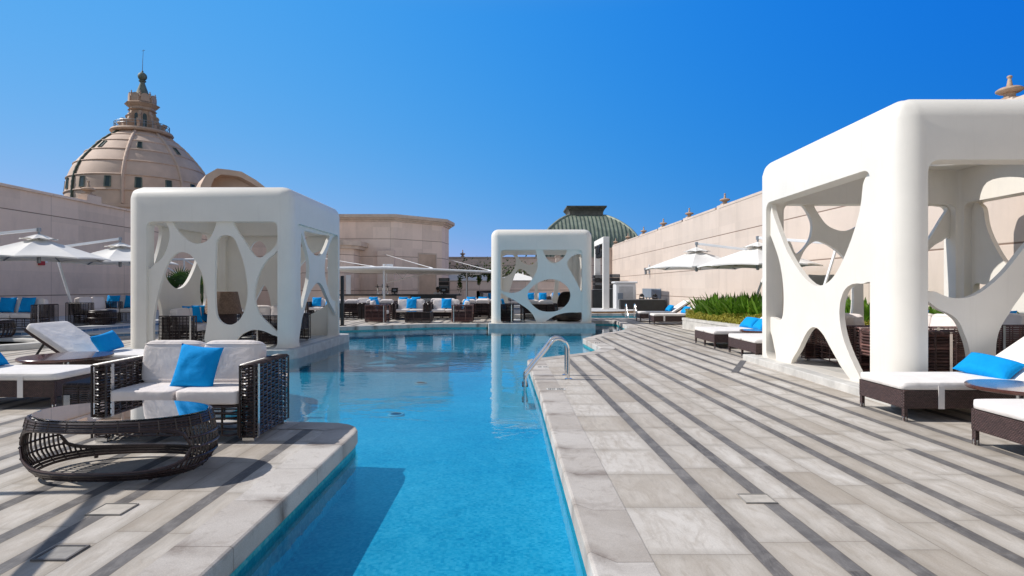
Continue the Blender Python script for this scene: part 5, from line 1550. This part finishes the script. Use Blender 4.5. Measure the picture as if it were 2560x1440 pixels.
# ---- oval coffee table
def coffee_table(name, label, x, y, z, a=.625, b=.375, h=.40, hi=True, group=None, glass=True, open_=True):
    t = thing(name, label, 'coffee table', (x, y, z), group=group)
    rt = MT['rattan']; r = .0085 if hi else .014
    prof = [(.86, .02), (.93, .06), (.985, .12), (1.0, .19), (.99, .26), (.965, .32), (.945, .37), (.935, .395)]
    def sc(zz):
        for p, q in zip(prof, prof[1:]):
            if p[1] <= zz <= q[1]: return p[0]+(q[0]-p[0])*(zz-p[1])/(q[1]-p[1])
        return prof[0][0] if zz < prof[0][1] else prof[-1][0]
    def pt(ph, zz, o=0):
        s = sc(zz*.40/h)
        c_, s_ = math.cos(ph), math.sin(ph); e = .86
        return Vector((a*s*math.copysign(abs(c_)**e, c_)*(1+o), b*s*math.copysign(abs(s_)**e, s_)*(1+o), zz))
    nn = 72 if hi else 28
    def ring(m, zz, rr, ph0=0, ph1=2*PI, o=0):
        if ph1-ph0 > 6.2: m.tube([pt(2*PI*i/nn, zz, o) for i in range(nn)], rr, n=5, closed=True)
        else:
            k = max(4, int(nn*(ph1-ph0)/6.28)); m.tube([pt(ph0+(ph1-ph0)*i/k, zz, o) for i in range(k+1)], rr, n=5)
    def opening(ph):      # height interval left free at the angle ph from the middle of the front
        d = abs(((ph+PI/2+PI) % (2*PI))-PI); d = min(d, abs(((ph-PI/2+PI) % (2*PI))-PI))
        lim = R(66)
        if not open_ or d >= lim: return None
        k = (1-(d/lim)**4)**(1/2.6); return (h*.49-h*.345*k, h*.50+h*.375*k)
    m = MB()
    for zz in ([.34, .358, .376, .392] if hi else [.35, .39]): ring(m, zz*h/.40, r*1.25)
    for zz in ([.348, .385] if hi else [.37]): ring(m, zz*h/.40, r*1.2, o=-.03)
    k = 56 if hi else 0
    for i in range(k):
        ph = 2*PI*(i+.5)/k
        if i % 2 == 0: m.tube([pt(ph, zz*h/.40, .015) for zz in (.335, .36, .385, .40)], r*.7, n=4)
    m.build('rim', rt, t, smooth=60)
    m = MB()
    for zz in ([.02, .037, .054] if hi else [.03]): ring(m, zz*h/.40, r*1.25)
    for i in range(k):
        ph = 2*PI*(i+.5)/k
        if i % 2 == 0: m.tube([pt(ph, zz*h/.40, .012) for zz in (.012, .03, .05, .06)], r*.7, n=4)
    for ph in (.9, 2.3, 4.0, 5.4): m.tube([pt(ph, .02, -.04), pt(ph, .02, -.04)-Vector((0, 0, .02))], .014, n=6)
    m.build('foot_ring', rt, t, smooth=60)
    m = MB(); nc = 84 if hi else 40
    for i in range(nc):
        ph = 2*PI*i/nc; op = opening(ph)
        for (z0, z1) in ([(.05, h*.93)] if op is None else [(.05, op[0]), (op[1], h*.95)]):
            if z1-z0 < .012: continue
            m.tube([pt(ph, z0+(z1-z0)*q/6) for q in range(7)], r*.85, n=5)
    if open_:
        for side in (-1, 1):
            lo, up = [], []
            K = 26 if hi else 12
            for i in range(K+1):
                d = R(-65.9)+R(131.8)*i/K; ph = side*PI/2+d; op = opening(ph)
                lo.append(pt(ph, op[0], .004)); up.append(pt(ph, op[1], .004))
            for off in ((0, .011) if hi else (0,)):
                m.tube([p+Vector((0, 0, off)) for p in lo], r*1.1, n=5); m.tube([p-Vector((0, 0, off)) for p in up], r*1.1, n=5)
    for zz in ((.12, .19, .26) if hi else (.2,)):
        zz *= h/.40
        if not open_: ring(m, zz, r, o=.012); continue
        for side in (0, 1):
            # bands across the closed ends, up to the edge of the side opening
            w = R(20); 
            while w < R(80):
                q = opening(side*PI+w)
                if q is not None and q[0] < zz < q[1]: break
                w += .02
            ring(m, zz, r, side*PI-w, side*PI+w, .012)
    m.build('side', rt, t, smooth=60)
    m = MB()
    ns = 40 if hi else 12
    for i in range(1, ns):
        x_ = -a*.93+2*a*.93*i/ns; yy = b*.92*math.sqrt(max(0, 1-(x_/(a*.93))**2))
        if yy > .02: m.tube([(x_, -yy, h-.022), (x_, yy, h-.022)], r*.8, n=4)
    for i in range(1, 12 if hi else 5):
        y_ = -b*.92+2*b*.92*i/(12 if hi else 5); xx = a*.93*math.sqrt(max(0, 1-(y_/(b*.92))**2))
        m.tube([(-xx, y_, h-.012), (xx, y_, h-.012)], r*.8, n=4)
    m.lathe([(.001, h-.036), (.92, h-.036)], n=40, sx=a, sy=b)
    m.build('top_weave', rt, t)
    if glass:
        m = MB(); m.lathe([(.001, h+.002), (.925, h+.002), (.93, h+.005), (.93, h+.009), (.925, h+.012), (.001, h+.012)], n=72 if hi else 32, sx=a, sy=b)
        m.build('glass', MT['table_glass'], t, smooth=30)
    return t
coffee_table('oval_table', 'large oval rattan coffee table with glass top and open sides, nearest the camera', -2.755, 4.08, .02)

# ---- sun loungers
LG = {}
def make_lounger(W=.72, Lf=1.28, Lb=.76, tilt=34, legs=2, strap=True):
    t = thing('sun_lounger', 'x', 'sun lounger')
    Lt = 1.92; mats = [MT['weave_brown']]
    m = MB(); z0, z1 = .125, .30; th = .03
    m.span(0, Lt, -W/2, -W/2+th, z0, z1); m.span(0, Lt, W/2-th, W/2, z0, z1)
    m.span(0, th, -W/2+th, W/2-th, z0+.0, z1-.001); m.span(Lt-th, Lt, -W/2+th, W/2-th, z0, z1-.001)
    m.span(th, Lf, -W/2+th, W/2-th, z1-.03, z1-.002)
    m.build('frame', MT['weave_brown'], t, bevel=.006)
    ys = [-W/2+.022+(W-.044)*i/(legs-1) for i in range(legs)]
    for x in (.022, Lt-.022):
        for y in ys:
            m = MB(); m.box((x, y, .0795), (.038, .038, .157)); l = m.build('leg', MT['weave_brown'], t, bevel=.006)
            m = MB(); m.lathe([(.019, 0), (.021, .004), (.021, .044), (.019, .048)], (x, y, 0), n=12); m.build('foot', MT['steel'], l, smooth=40)
    parts = 1 if legs == 2 else 2
    for k in range(parts):
        w = W/parts; yc = -W/2+w*(k+.5)
        cushion_mesh('mattress', t, MT['cushion_white'], Lf+.02, w-.004, .082, (Lf/2-.005, yc, .341), 0, .16, .0, True, 56, 14)
    # backrest
    g = R(tilt); ca, sa = math.cos(g), math.sin(g); hx, hz = Lf-.01, .315
    M = Matrix(((ca, 0, -sa), (0, 1, 0), (sa, 0, ca)))
    m = MB(); c = Vector((hx, 0, hz))
    m.box(c+M @ Vector((Lb/2, 0, -.012)), (Lb, W-.07, .022), 0, 0, M)
    for s in (-1, 1): m.box(c+M @ Vector((Lb/2, s*(W/2-.05), -.03)), (Lb, .03, .036), 0, 0, M)
    bf = m.build('backrest_frame', MT['weave_brown'], t)
    q = c+M @ Vector((Lb*.62, 0, -.04))
    m = MB()
    for s in (-1, 1): m.bar(q+Vector((0, s*(W/2-.1), 0)), (q.x+.22, s*(W/2-.1), .22), .022, .022)
    m.bar((q.x+.22, -W/2+.09, .22), (q.x+.22, W/2-.09, .22), .02); m.build('strut', MT['black_plastic'], bf)
    for k in range(parts):
        w = W/parts; yc = -W/2+w*(k+.5)
        m = MB(); m.sq(c+M @ Vector((Lb/2-.01, yc, .042)), Lb/2+.01, w/2-.002, .042, .16, .13, 56, 14, M)
        m.build('backrest_cushion', MT['cushion_white'], t, smooth=80)
    if strap:
        x0 = .36
        for s in (-1, 1):
            m = MB(); m.span(x0-.03, x0+.03, (s*(W/2+.0045))-.0025, (s*(W/2+.0045))+.0025, .122, .345)
            m.build('strap', MT['cushion_white'], t)
    return t
def lounger(kind, x, y, rz, label, z=0):
    if kind not in LG:
        LG[kind] = make_lounger() if kind == 'single' else make_lounger(W=1.3, legs=3)
        o = LG[kind]; o.location = (x, y, z); o.rotation_euler.z = rz; o['label'] = label; o['group'] = 'white sun loungers'; return o
    return dup(LG[kind], (x, y, z), rz, label, 'white sun loungers')
lounger('single', 3.79, 5.93, 0, 'sun lounger beside the largest cabana, blue pillow against its raised back')
lounger('single', 3.80, 4.41, 0, 'nearest sun lounger, cut off by the right edge of the picture')
lounger('single', -4.88, 6.50, PI, 'sun lounger with a white strap beside the nearest sofa, its head out of the picture')
lounger('single', -4.75, 8.20, PI, 'sun lounger with raised back behind the nearest sofa and the red table')
lounger('double', 4.27, 12.81, 0, 'wide two-person sun lounger just past the largest cabana, the farther one')
lounger('double', 4.32, 10.86, 0, 'wide two-person sun lounger touching the largest cabana in view, the nearer one')
lounger('single', 4.80, 21.95, 0, 'far sun lounger beside the planter, the farther of two')
lounger('single', 4.90, 20.25, 0, 'far sun lounger touching the planter end, the nearer of two')
long_pillow(4.84, 5.98, .385, -PI/2+.25, 'blue pillow lying on the sun lounger beside the largest cabana', -.95, .12)
long_pillow(-5.72, 8.28, .385, PI/2+.12, 'long blue pillow with frayed edge on the lounger behind the red table', -.55, -.10)
long_pillow(-5.95, 6.55, .385, PI/2, 'blue pillow just entering the picture on the lounger beside the nearest sofa', -.7)
long_pillow(5.30, 13.10, .385, -PI/2+.1, 'blue pillow on the farther wide lounger past the largest cabana', -.75)
long_pillow(5.28, 12.46, .385, -PI/2-.1, 'second blue pillow on the farther wide lounger, half hidden by the cabana', -.75)
long_pillow(5.92, 22.0, .385, -PI/2, 'small far blue pillow on the farther lounger beside the planter', -.7)
long_pillow(6.02, 20.3, .385, -PI/2, 'small far blue pillow on the lounger touching the planter end', -.7)

# ---- round red-brown tables
def round_table(x, y, r, z, label):
    t = thing('round_table', label, 'side table', (x, y, 0), group='round red-brown tables')
    m = MB(); m.lathe([(.001, z-.035), (r-.008, z-.035), (r, z-.028), (r, z-.008), (r-.008, z), (.001, z)], n=56); m.build('table_top', MT['red_wood'], t, smooth=35)
    m = MB(); m.lathe([(.035, .02), (.035, z-.036)], n=14); m.build('pedestal', MT['steel'], t, smooth=40)
    m = MB(); m.lathe([(.22, 0), (.22, .012), (.05, .02)], n=28); m.build('base', MT['steel'], t, smooth=30)
round_table(-5.66, 7.32, .50, .43, 'round red-brown table between the two loungers behind the nearest sofa')
round_table(4.53, 5.14, .39, .42, 'round red-brown table between the two nearest loungers at the right')
round_table(5.03, 11.84, .33, .42, 'small round red-brown table between the two wide loungers past the largest cabana')

# ---- chrome ladders
def ladder(x, y, label, rz=0, rails=True):
    t = thing('pool_ladder', label, 'pool ladder', (x, y, 0), rz)
    for s in (-.19, .19):
        m = MB()
        pts = [(.45, s, 0), (.45, s, .37), (.435, s, .48), (.385, s, .545), (.31, s, .57), (.24, s, .545), (.18, s, .47), (-.10, s, .12), (-.155, s, .03), (-.16, s, -.08), (-.16, s, -.60)]
        m.tube(spline(pts, 5), .0215, n=10)
        rl = m.build('rail', MT['chrome'], t, smooth=60)
        m = MB(); m.lathe([(.055, 0.004), (.055, .012), (.028, .02)], (.45, s, 0), n=16); m.build('collar', MT['chrome'], rl, smooth=30)
    for z in (-.10, -.32, -.52):
        m = MB(); m.span(-.20, -.12, -.17, .17, z-.012, z+.012); m.build('tread', MT['black_plastic'], t, bevel=.004)
ladder(.345, 8.32, 'chrome ladder on the near pool edge in the middle of the deck')
ladder(-3.20, 7.45, 'chrome ladder half hidden behind the nearest sofa', PI)
ladder(5.15, 24.75, 'far chrome ladder at the small pool before the black booth', PI/2)

# ---- cantilever parasols
def make_parasol(name, label, apex, mast_base, mast_top, gz, hw=1.62, group='white cantilever parasols'):
    ax, ay, az = apex
    t = thing(name, label, 'parasol', (mast_base[0], mast_base[1], gz), group=group)
    off = Vector((mast_base[0], mast_base[1], gz))
    A = Vector(apex)-off; B = Vector(mast_base)-off; T = Vector(mast_top)-off
    drop = .55; vt = .16
    # canopy: eight sagging panels of cloth
    def surf(k, q, rho, zo=0):      # panel k, q 0..1 across it, rho 0..1 outward
        a0, a1 = PI/8+k*PI/4, PI/8+(k+1)*PI/4
        x = math.cos(a0)*(1-q)+math.cos(a1)*q; y = math.sin(a0)*(1-q)+math.sin(a1)*q
        sag = 4*q*(1-q)
        zz = -drop*rho**1.1+.03*sag*rho**3-.035*math.sin(rho*PI)*sag
        return Vector((A.x+x*hw*rho*(1-.035*sag*rho), A.y+y*hw*rho*(1-.035*sag*rho), A.z-.13+zz+zo))
    m = MB(); N, J = 6, 9
    for k in range(8):
        vs = [surf(k, i/N, .05+.95*j/J) for j in range(J+1) for i in range(N+1)]
        fc = [(j*(N+1)+i, j*(N+1)+i+1, (j+1)*(N+1)+i+1, (j+1)*(N+1)+i) for j in range(J) for i in range(N)]
        m.add(vs, fc); m.add([p-Vector((0, 0, .006)) for p in vs], [q[::-1] for q in fc])
    cn = m.build('canopy', MT['umbrella_cloth'], t, smooth=12)
    m = MB()
    for k in range(8):     # hem hanging at the eave
        for i in range(N):
            a, b = surf(k, i/N, 1), surf(k, (i+1)/N, 1); d = Vector((0, 0, .035))
            m.add([a, b, b-d, a-d], [(0, 1, 2, 3)])
    m.build('hem', MT['umbrella_cloth'], cn)
    m = MB()               # scalloped vent cap
    for k in range(8):
        vs = []
        for j in range(5):
            for i in range(N+1):
                p = surf(k, i/N, .02+.25*j/4, .12-.035*j/4)
                if j == 4: p.z += .06*math.sin(i/N*PI)
                vs.append(p)
        fc = [(j*(N+1)+i, j*(N+1)+i+1, (j+1)*(N+1)+i+1, (j+1)*(N+1)+i) for j in range(4) for i in range(N)]
        m.add(vs, fc)
    m.build('vent', MT['umbrella_cloth'], cn, smooth=30)
    for k in range(8):
        m = MB(); m.bar(surf(k, 0, .03, -.03), surf(k, 0, .985, -.024), .022, .022)
        rb = m.build('rib', MT['grey_metal'], t)
        m = MB(); m.bar(Vector((A.x, A.y, A.z-.62)), surf(k, 0, .5, -.035), .016); m.build('strut', MT['grey_metal'], rb)
    m = MB(); m.lathe([(.03, -.78), (.045, -.76), (.045, -.6), (.028, -.58), (.028, .06), (.05, .07), (.05, .16), (.03, .17)], (A.x, A.y, A.z-.02), n=12); m.build('hub', MT['grey_metal'], t, smooth=40)
    m = MB(); m.bar(B+Vector((0, 0, .03)), T, .06, .05); m.build('mast', MT['white_metal'], t, bevel=.008)
    m = MB(); m.bar(T, A+Vector((0, 0, .10)), .06, .075); m.build('arm', MT['white_metal'], t, bevel=.008)
    m = MB(); m.box(T, (.12, .12, .14)); m.build('joint', MT['grey_metal'], t, bevel=.01)
    m = MB(); m.span(B.x-.4, B.x+.4, B.y-.4, B.y+.4, 0, .05); m.lathe([(.08, .05), (.08, .2), (.06, .22)], (B.x, B.y, 0), n=14); m.build('base', MT['grey_metal'], t, bevel=.01)
make_parasol('cantilever_parasol', 'white parasol over the shaded terrace, the nearer, cut by the picture edge', (-12.65, 15.4, 2.74), (-14.6, 14.8, .2), (-15.4, 14.8, 2.46), .2)
make_parasol('cantilever_parasol', 'white parasol over the shaded terrace, half hidden by the left cabana', (-12.45, 18.3, 2.74), (-12.75, 16.9, .2), (-13.75, 17.3, 2.48), .2)
make_parasol('cantilever_parasol', 'white parasol by the sunlit wall, farther, seen whole with its arm', (5.93, 18.5, 2.60), (7.15, 17.4, .33), (8.0, 17.7, 2.36), .33)
make_parasol('cantilever_parasol', 'white parasol by the sunlit wall, nearer, cut by the largest cabana', (6.87, 16.1, 2.58), (7.4, 14.2, .33), (8.2, 14.5, 2.40), .33)
make_parasol('cantilever_parasol', 'white parasol standing outside the picture, its mast shadow crossing the left deck', (-8.3, 3.7, 2.75), (-1.85, 1.55, 0), (-5.2, 3.85, 2.42), 0)
# ================================================================== WHERE THE SOFAS STAND
GT, GL, GM, GR, GB = 'wicker sofas on the shaded terrace', 'wicker sofas in the left cabana', 'wicker sofas in the middle cabana', 'wicker sofas in the largest cabana', 'wicker sofas on the far deck'
H_ = PI/2
# faces camera rz=0; faces +X rz=+90; faces -X rz=-90; back to the camera rz=180
sofa('mid', -12.80, 14.65, .20, 0, 'terrace sofa nearest the picture edge, two blue pillows on it', GT)
pillow(-13.15, 14.95, .64, .05, 'blue pillow at the picture edge on the nearest terrace sofa')
pillow(-12.62, 14.92, .64, -.15, 'blue pillow beside the arm of the nearest terrace sofa')
sofa('mid', -12.22, 17.4, .20, H_, 'terrace sofa turned sideways, its woven arm towards the camera', GT)
sofa('mid', -12.35, 17.95, .20, 0, 'terrace sofa next to the left cabana, two blue pillows side by side', GT)
pillow(-12.68, 18.25, .64, 0, 'blue pillow on the terrace sofa next to the left cabana, farther from the cabana', -.25)
pillow(-12.10, 18.25, .64, .03, 'blue pillow on the terrace sofa next to the left cabana, closer to the cabana', -.25)
coffee_table('round_wicker_table', 'round wicker table before the nearest terrace sofa, cut by the picture edge', -12.35, 13.5, .10, .52, .52, .42, False, 'round wicker tables on the terrace', True, False)
coffee_table('round_wicker_table', 'small round wicker table beside the sideways terrace sofa', -12.05, 16.95, .20, .34, .34, .42, False, 'round wicker tables on the terrace', True, False)
# left cabana
x, y = -6.78, 12.95
sofa('mid', x, y, .035, H_, 'sofa along the wall of the left cabana with two blue pillows', GL)
px_, py_ = behind(x, y, H_, .10, .42); pillow(px_, py_, .48, H_-.5, 'blue pillow on the left cabana sofa, the one nearer the woven arm', -.3)
px_, py_ = behind(x, y, H_, .48, .42); pillow(px_, py_, .48, H_-.4, 'blue pillow on the left cabana sofa, the one deeper inside', -.3)
sofa('mid', -6.1, 14.1, .035, 0, 'sofa at the back of the left cabana, below the woven lamp', GL)
x, y = -5.58, 13.15
sofa('mid', x, y, .035, -H_, 'sofa at the pool side of the left cabana, back to the water', GL)
px_, py_ = behind(x, y, -H_, .25, .45); pillow(px_, py_, .52, -H_+.55, 'blue pillow at the pool side of the left cabana, seen over a woven arm', -.15)
t = thing('drum_lamp', 'large tapered woven lamp standing in the left cabana', 'lamp', (-6.88, 13.72, .03))
m = MB(); m.lathe([(.30, .0), (.30, .64)], n=32); m.build('stand', MT['weave_brown'], t, smooth=40)
m = MB(); m.lathe([(.43, .645), (.41, .70), (.32, 1.15), (.31, 1.165), (.29, 1.165)], n=40); m.build('shade', MT['weave_lamp'], t, smooth=40)
# largest cabana
sofa('mid', 5.50, 8.78, .105, H_, 'sofa whose woven back shows through the arch of the sunlit cabana side', GR)
sofa('chair', 5.37, 7.37, .105, H_, 'armchair with its woven back right behind the front column of the largest cabana', GR)
sofa('mid', 5.75, 8.55, .105, -H_, 'sofa inside the largest cabana with its woven arm and steel strip towards the camera', GR)
px_, py_ = behind(5.75, 8.55, -H_, -.35, .40); pillow(px_, py_, .55, -H_+.3, 'blue pillow inside the largest cabana above the woven arm')
sofa('mid', 6.95, 8.9, .105, -H_, 'sofa deep inside the largest cabana against its far side', GR)
px_, py_ = behind(6.95, 8.9, -H_, .1, .45); pillow(px_, py_, .55, -H_+.2, 'small piece of blue pillow on the deepest sofa of the largest cabana')
def sunlit_wicker(root):  # swaps in the wicker copy with sunlight in its colour
    for k in KIDS.get(root.name, []):
        if k.material_slots and k.material_slots[0].material == MT['rattan']:
            k.material_slots[0].link = 'OBJECT'; k.material_slots[0].material = MT['rattan_sunlit']
for o in [o for o in SC.objects if o.get('group') == GR]: sunlit_wicker(o)
# middle cabana
sofa('low', .05, 21.75, .02, H_, 'sofa at the side of the middle cabana with a steel strip and blue pillow', GM)
px_, py_ = behind(.05, 21.75, H_, .2, .4); pillow(px_, py_, .46, H_-.6, 'blue pillow inside the middle cabana beside its column')
sofa('low', 1.02, 22.3, .02, PI, 'sofa with its back to the camera inside the middle cabana', GM)
def pod(x, y, rz, label):
    t = thing('wicker_pod', label, 'daybed', (x, y, .02), rz)
    m = MB(); m.lathe([(.40, .0), (.56, .08), (.64, .20), (.66, .34), (.62, .40), (.001, .40)], n=40); m.build('basket', MT['weave_far'], t, smooth=50)
    m = MB(); N, J = 20, 12
    vs = []
    for s in (0, .035):
        for j in range(J+1):
            for i in range(N+1):
                a = R(20)+R(140)*i/N; b = R(90)*j/J
                rr = (.66-s)*math.cos(b)**.55; vs.append((rr*math.cos(a), rr*math.sin(a)*1.0, .38+(.74-s)*math.sin(b)))
    K = (J+1)*(N+1)
    fs = []
    for s in (0, K):
        fs += [(s+j*(N+1)+i, s+j*(N+1)+i+1, s+(j+1)*(N+1)+i+1, s+(j+1)*(N+1)+i) for j in range(J) for i in range(N)]
    for j in range(J): fs += [(j*(N+1), (j+1)*(N+1), K+(j+1)*(N+1), K+j*(N+1)), (j*(N+1)+N, (j+1)*(N+1)+N, K+(j+1)*(N+1)+N, K+j*(N+1)+N)]
    m.add(vs, fs); m.build('hood', MT['weave_far'], t, smooth=60)
    cushion_mesh('cushion', t, MT['cushion'], 1.05, 1.0, .14, (0, -.02, .45), 0, .5, 0, False, 24, 10)
pod(2.12, 21.95, R(-35), 'dark round wicker pod seat at the side of the middle cabana')
# far deck: front row
sofa('chair', -4.62, 21.45, 0, H_, 'front row armchair on the far deck turned sideways, next to the left cabana', GB)
px_, py_ = behind(-4.62, 21.45, H_, .0, .42); pillow(px_, py_, .46, H_-.5, 'blue pillow in the front row armchair next to the left cabana')
sofa('chair', -2.20, 21.45, 0, -H_, 'front row armchair on the far deck turned sideways, next to the middle cabana', GB)
px_, py_ = behind(-2.20, 21.45, -H_, .0, .42); pillow(px_, py_, .46, -H_+.5, 'blue pillow in the front row armchair next to the middle cabana')
sofa('low', -4.05, 22.7, 0, 0, 'front row sofa facing the water behind the coffee table, closer to the left cabana', GB)
pillow(-4.02, 23.0, .45, 0, 'blue pillow in the middle of the front row sofa closer to the left cabana')
sofa('low', -2.64, 22.7, 0, 0, 'front row sofa facing the water behind the coffee table, closer to the middle cabana', GB)
pillow(-2.62, 23.0, .45, 0, 'blue pillow in the middle of the front row sofa closer to the middle cabana')
t = thing('wicker_table', 'low rectangular wicker coffee table at the edge of the far deck', 'coffee table', (-3.42, 21.2, 0))
m = MB(); woven_box(m, -.45, .45, -.3, .3, .03, .385, .04, .0155, 0, .13); m.build('body', MT['rattan'], t)
m = MB(); m.span(-.44, .44, -.29, .29, .403, .411); m.build('glass', MT['table_glass'], t)
# second rows
rows = [
 ('low', -6.75, 23.9, PI, 'sofa with its back to the water, right beside the left cabana'),
 ('low', -5.35, 23.9, PI, 'sofa with its back to the water, behind the front row armchair'),
 ('low', -1.50, 24.2, PI, 'sofa with its back to the water, left of the middle cabana'),
 ('low', -.95, 25.6, PI, 'sofa with its back to the water, touching the middle cabana in view'),
 ('low', -4.70, 26.0, 0, 'far row sofa facing the water with two blue pillows, in front of the bar till'),
 ('low', -3.05, 26.0, PI, 'far row sofa with its back to the water in front of the bar'),
 ('low', -1.60, 26.4, 0, 'far row sofa facing the water with two blue pillows near the bar end'),
 ('low', -6.60, 26.2, 0, 'far row sofa facing the water below the beer taps'),
 ('low', -8.30, 25.0, 0, 'dark far row sofa seen past the edge of the left cabana')]
for k, x, y, r, l in rows: sofa(k, x, y, 0, r, l, GB)
for x, y, l in ((-4.98, 26.3, 'blue pillow on the far row sofa before the bar till, nearer the taps'), (-4.40, 26.3, 'blue pillow on the far row sofa before the bar till, farther from the taps'),
                (-1.9, 26.7, 'blue pillow on the sofa near the bar end, farther from the middle cabana'), (-1.35, 26.7, 'blue pillow on the sofa near the bar end, nearer the middle cabana'),
                (-6.4, 26.5, 'blue pillow on the far row sofa below the beer taps'), (-8.0, 25.3, 'blue pillow on the dark sofa past the edge of the left cabana'), (-8.6, 25.3, 'second blue pillow on the dark sofa past the edge of the left cabana')):
    pillow(x, y, .46, 0, l)
# raised far floor
for x, l in ((-.1, 'far raised sofa seen past the narrow column side of the middle cabana'), (1.3, 'far raised sofa in the middle of the circle of the middle cabana'), (2.55, 'far raised sofa seen at the pod side of the circle')):
    sofa('low', x, 29.6, .165, 0, l, 'sofas on the raised far floor')
for i, x in enumerate((-.4, .25, .95, 1.6, 2.3, 2.9)):
    pillow(x, 29.9, .62, 0, 'blue pillow on the raised far sofas beyond the middle cabana, '+('leftmost', 'second from the booth', 'third from the booth', 'third from the pod', 'second from the pod', 'rightmost')[i])
t = thing('round_booth', 'dark curved booth seat with blue pillows on the raised floor', 'booth', (-1.0, 29.9, .16))
m = MB()
m.lathe([(.80, 0), (.84, .1), (.84, .92), (.80, .96), (.72, .96), (.70, .9), (.70, .35), (.25, .33), (.25, 0)], n=24, arc=PI*1.1, ph=-.15); m.build('shell', MT['weave_far'], t, smooth=40)
m = MB(); m.lathe([(.26, .335), (.26, .43), (.68, .43), (.68, .335)], n=24, arc=PI*1.1, ph=-.15); m.build('seat', MT['cushion'], t, smooth=40)
m = MB(); m.lathe([(.50, .44), (.50, .82), (.66, .84), (.68, .44)], n=24, arc=PI*1.0, ph=0); m.build('back_cushion', MT['cushion'], t, smooth=40)
pillow(-1.05, 30.25, .60, .1, 'blue pillow in the dark curved booth, leaning at its middle'); pillow(-.75, 30.2, .60, -.3, 'blue pillow in the dark curved booth, nearest the seated person')
# ================================================================== LIGHT, SKY, CAMERA
SUN_EL, SUN_AZ = 43.0, 4.0     # sun stands at -X, a few degrees beyond the frontal plane
sd = Vector((-math.cos(R(SUN_AZ))*math.cos(R(SUN_EL)), math.sin(R(SUN_AZ))*math.cos(R(SUN_EL)), math.sin(R(SUN_EL))))
L = bpy.data.lights.new('sun', 'SUN'); L.energy = 2.95; L.angle = R(.5); L.color = (1.0, .955, .90)
lo = bpy.data.objects.new('sun', L); COL.objects.link(lo)
lo.rotation_euler = (-sd).to_track_quat('-Z', 'Y').to_euler()
lo.location = sd*60
w = bpy.data.worlds.new('World'); SC.world = w; w.use_nodes = True
nt = w.node_tree; nt.nodes.clear()
sky = nt.nodes.new('ShaderNodeTexSky'); sky.sky_type = 'NISHITA'; sky.sun_disc = False
sky.sun_elevation = R(SUN_EL); sky.sun_rotation = math.atan2(sd.x, sd.y)
sky.altitude = 0; sky.air_density = 1.0; sky.dust_density = 0; sky.ozone_density = 3.0
# the part of the sky seen here is deepened away from the sun, as the photo's polarised blue;
# overhead and behind it stays the plain Nishita sky
EXPO = .55
def nd(t, **k):
    n = nt.nodes.new(t)
    for a, v in k.items(): setattr(n, a, v)
    return n
def mth(op, a, b=None, clamp=False):
    n = nd('ShaderNodeMath', operation=op); n.use_clamp = clamp
    for i, x in enumerate((a, b)):
        if x is None: continue
        if isinstance(x, (int, float)): n.inputs[i].default_value = x
        else: nt.links.new(x, n.inputs[i])
    return n.outputs[0]
BGS = .15
tc = nd('ShaderNodeTexCoord'); dv = nd('ShaderNodeSeparateXYZ'); nt.links.new(tc.outputs['Generated'], dv.inputs[0])
sp = nd('ShaderNodeSeparateColor'); nt.links.new(sky.outputs[0], sp.inputs[0])
cb = nd('ShaderNodeCombineColor')
for i, (a, g, k, k2) in enumerate(((-3.61, 1.343, -1.795, -1.708), (-1.476, .318, -.601, -.486), (-.148, -.045, -.186, -.063))):
    e = mth('POWER', math.e, mth('ADD', mth('MULTIPLY', dv.outputs[0], k), mth('MULTIPLY', mth('MULTIPLY', dv.outputs[0], dv.outputs[0]), k2)))
    v = mth('MULTIPLY', mth('MULTIPLY', mth('POWER', sp.outputs[i], g), e), math.exp(a)/BGS/2**EXPO)
    nt.links.new(v, cb.inputs[i])
def sstep(x, lo, hi):
    n = nd('ShaderNodeMapRange', interpolation_type='SMOOTHSTEP'); nt.links.new(x, n.inputs[0])
    n.inputs[1].default_value = lo; n.inputs[2].default_value = hi; return n.outputs[0]
wgt = mth('MULTIPLY', sstep(dv.outputs[1], -.25, .35), mth('SUBTRACT', 1.0, sstep(dv.outputs[2], .42, .66)))
hs = nd('ShaderNodeHueSaturation'); hs.inputs['Saturation'].default_value = .62; hs.inputs['Value'].default_value = .56; nt.links.new(sky.outputs[0], hs.inputs['Color'])
mx = nd('ShaderNodeMix', data_type='RGBA'); nt.links.new(wgt, mx.inputs[0]); nt.links.new(hs.outputs[0], mx.inputs[6]); nt.links.new(cb.outputs[0], mx.inputs[7])
bg = nd('ShaderNodeBackground'); bg.inputs['Strength'].default_value = BGS
out = nd('ShaderNodeOutputWorld')
nt.links.new(mx.outputs[2], bg.inputs[0]); nt.links.new(bg.outputs[0], out.inputs[0])
cam = bpy.data.cameras.new('camera'); cam.sensor_width = 36; cam.lens = 36*F/2560; cam.shift_y = -2/2560
cam.clip_start = .05; cam.clip_end = 9000
co = bpy.data.objects.new('camera', cam); COL.objects.link(co)
co.location = (0, 0, EYE); co.rotation_euler = (R(90), 0, 0)
SC.camera = co
SC.view_settings.view_transform = 'Standard'; SC.view_settings.look = 'None'
SC.view_settings.exposure = EXPO; SC.view_settings.gamma = 1
SC.view_settings.use_curve_mapping = False
SC.cycles.max_bounces = 10; SC.cycles.diffuse_bounces = 4; SC.cycles.transparent_max_bounces = 16
SC.cycles.use_denoising = True
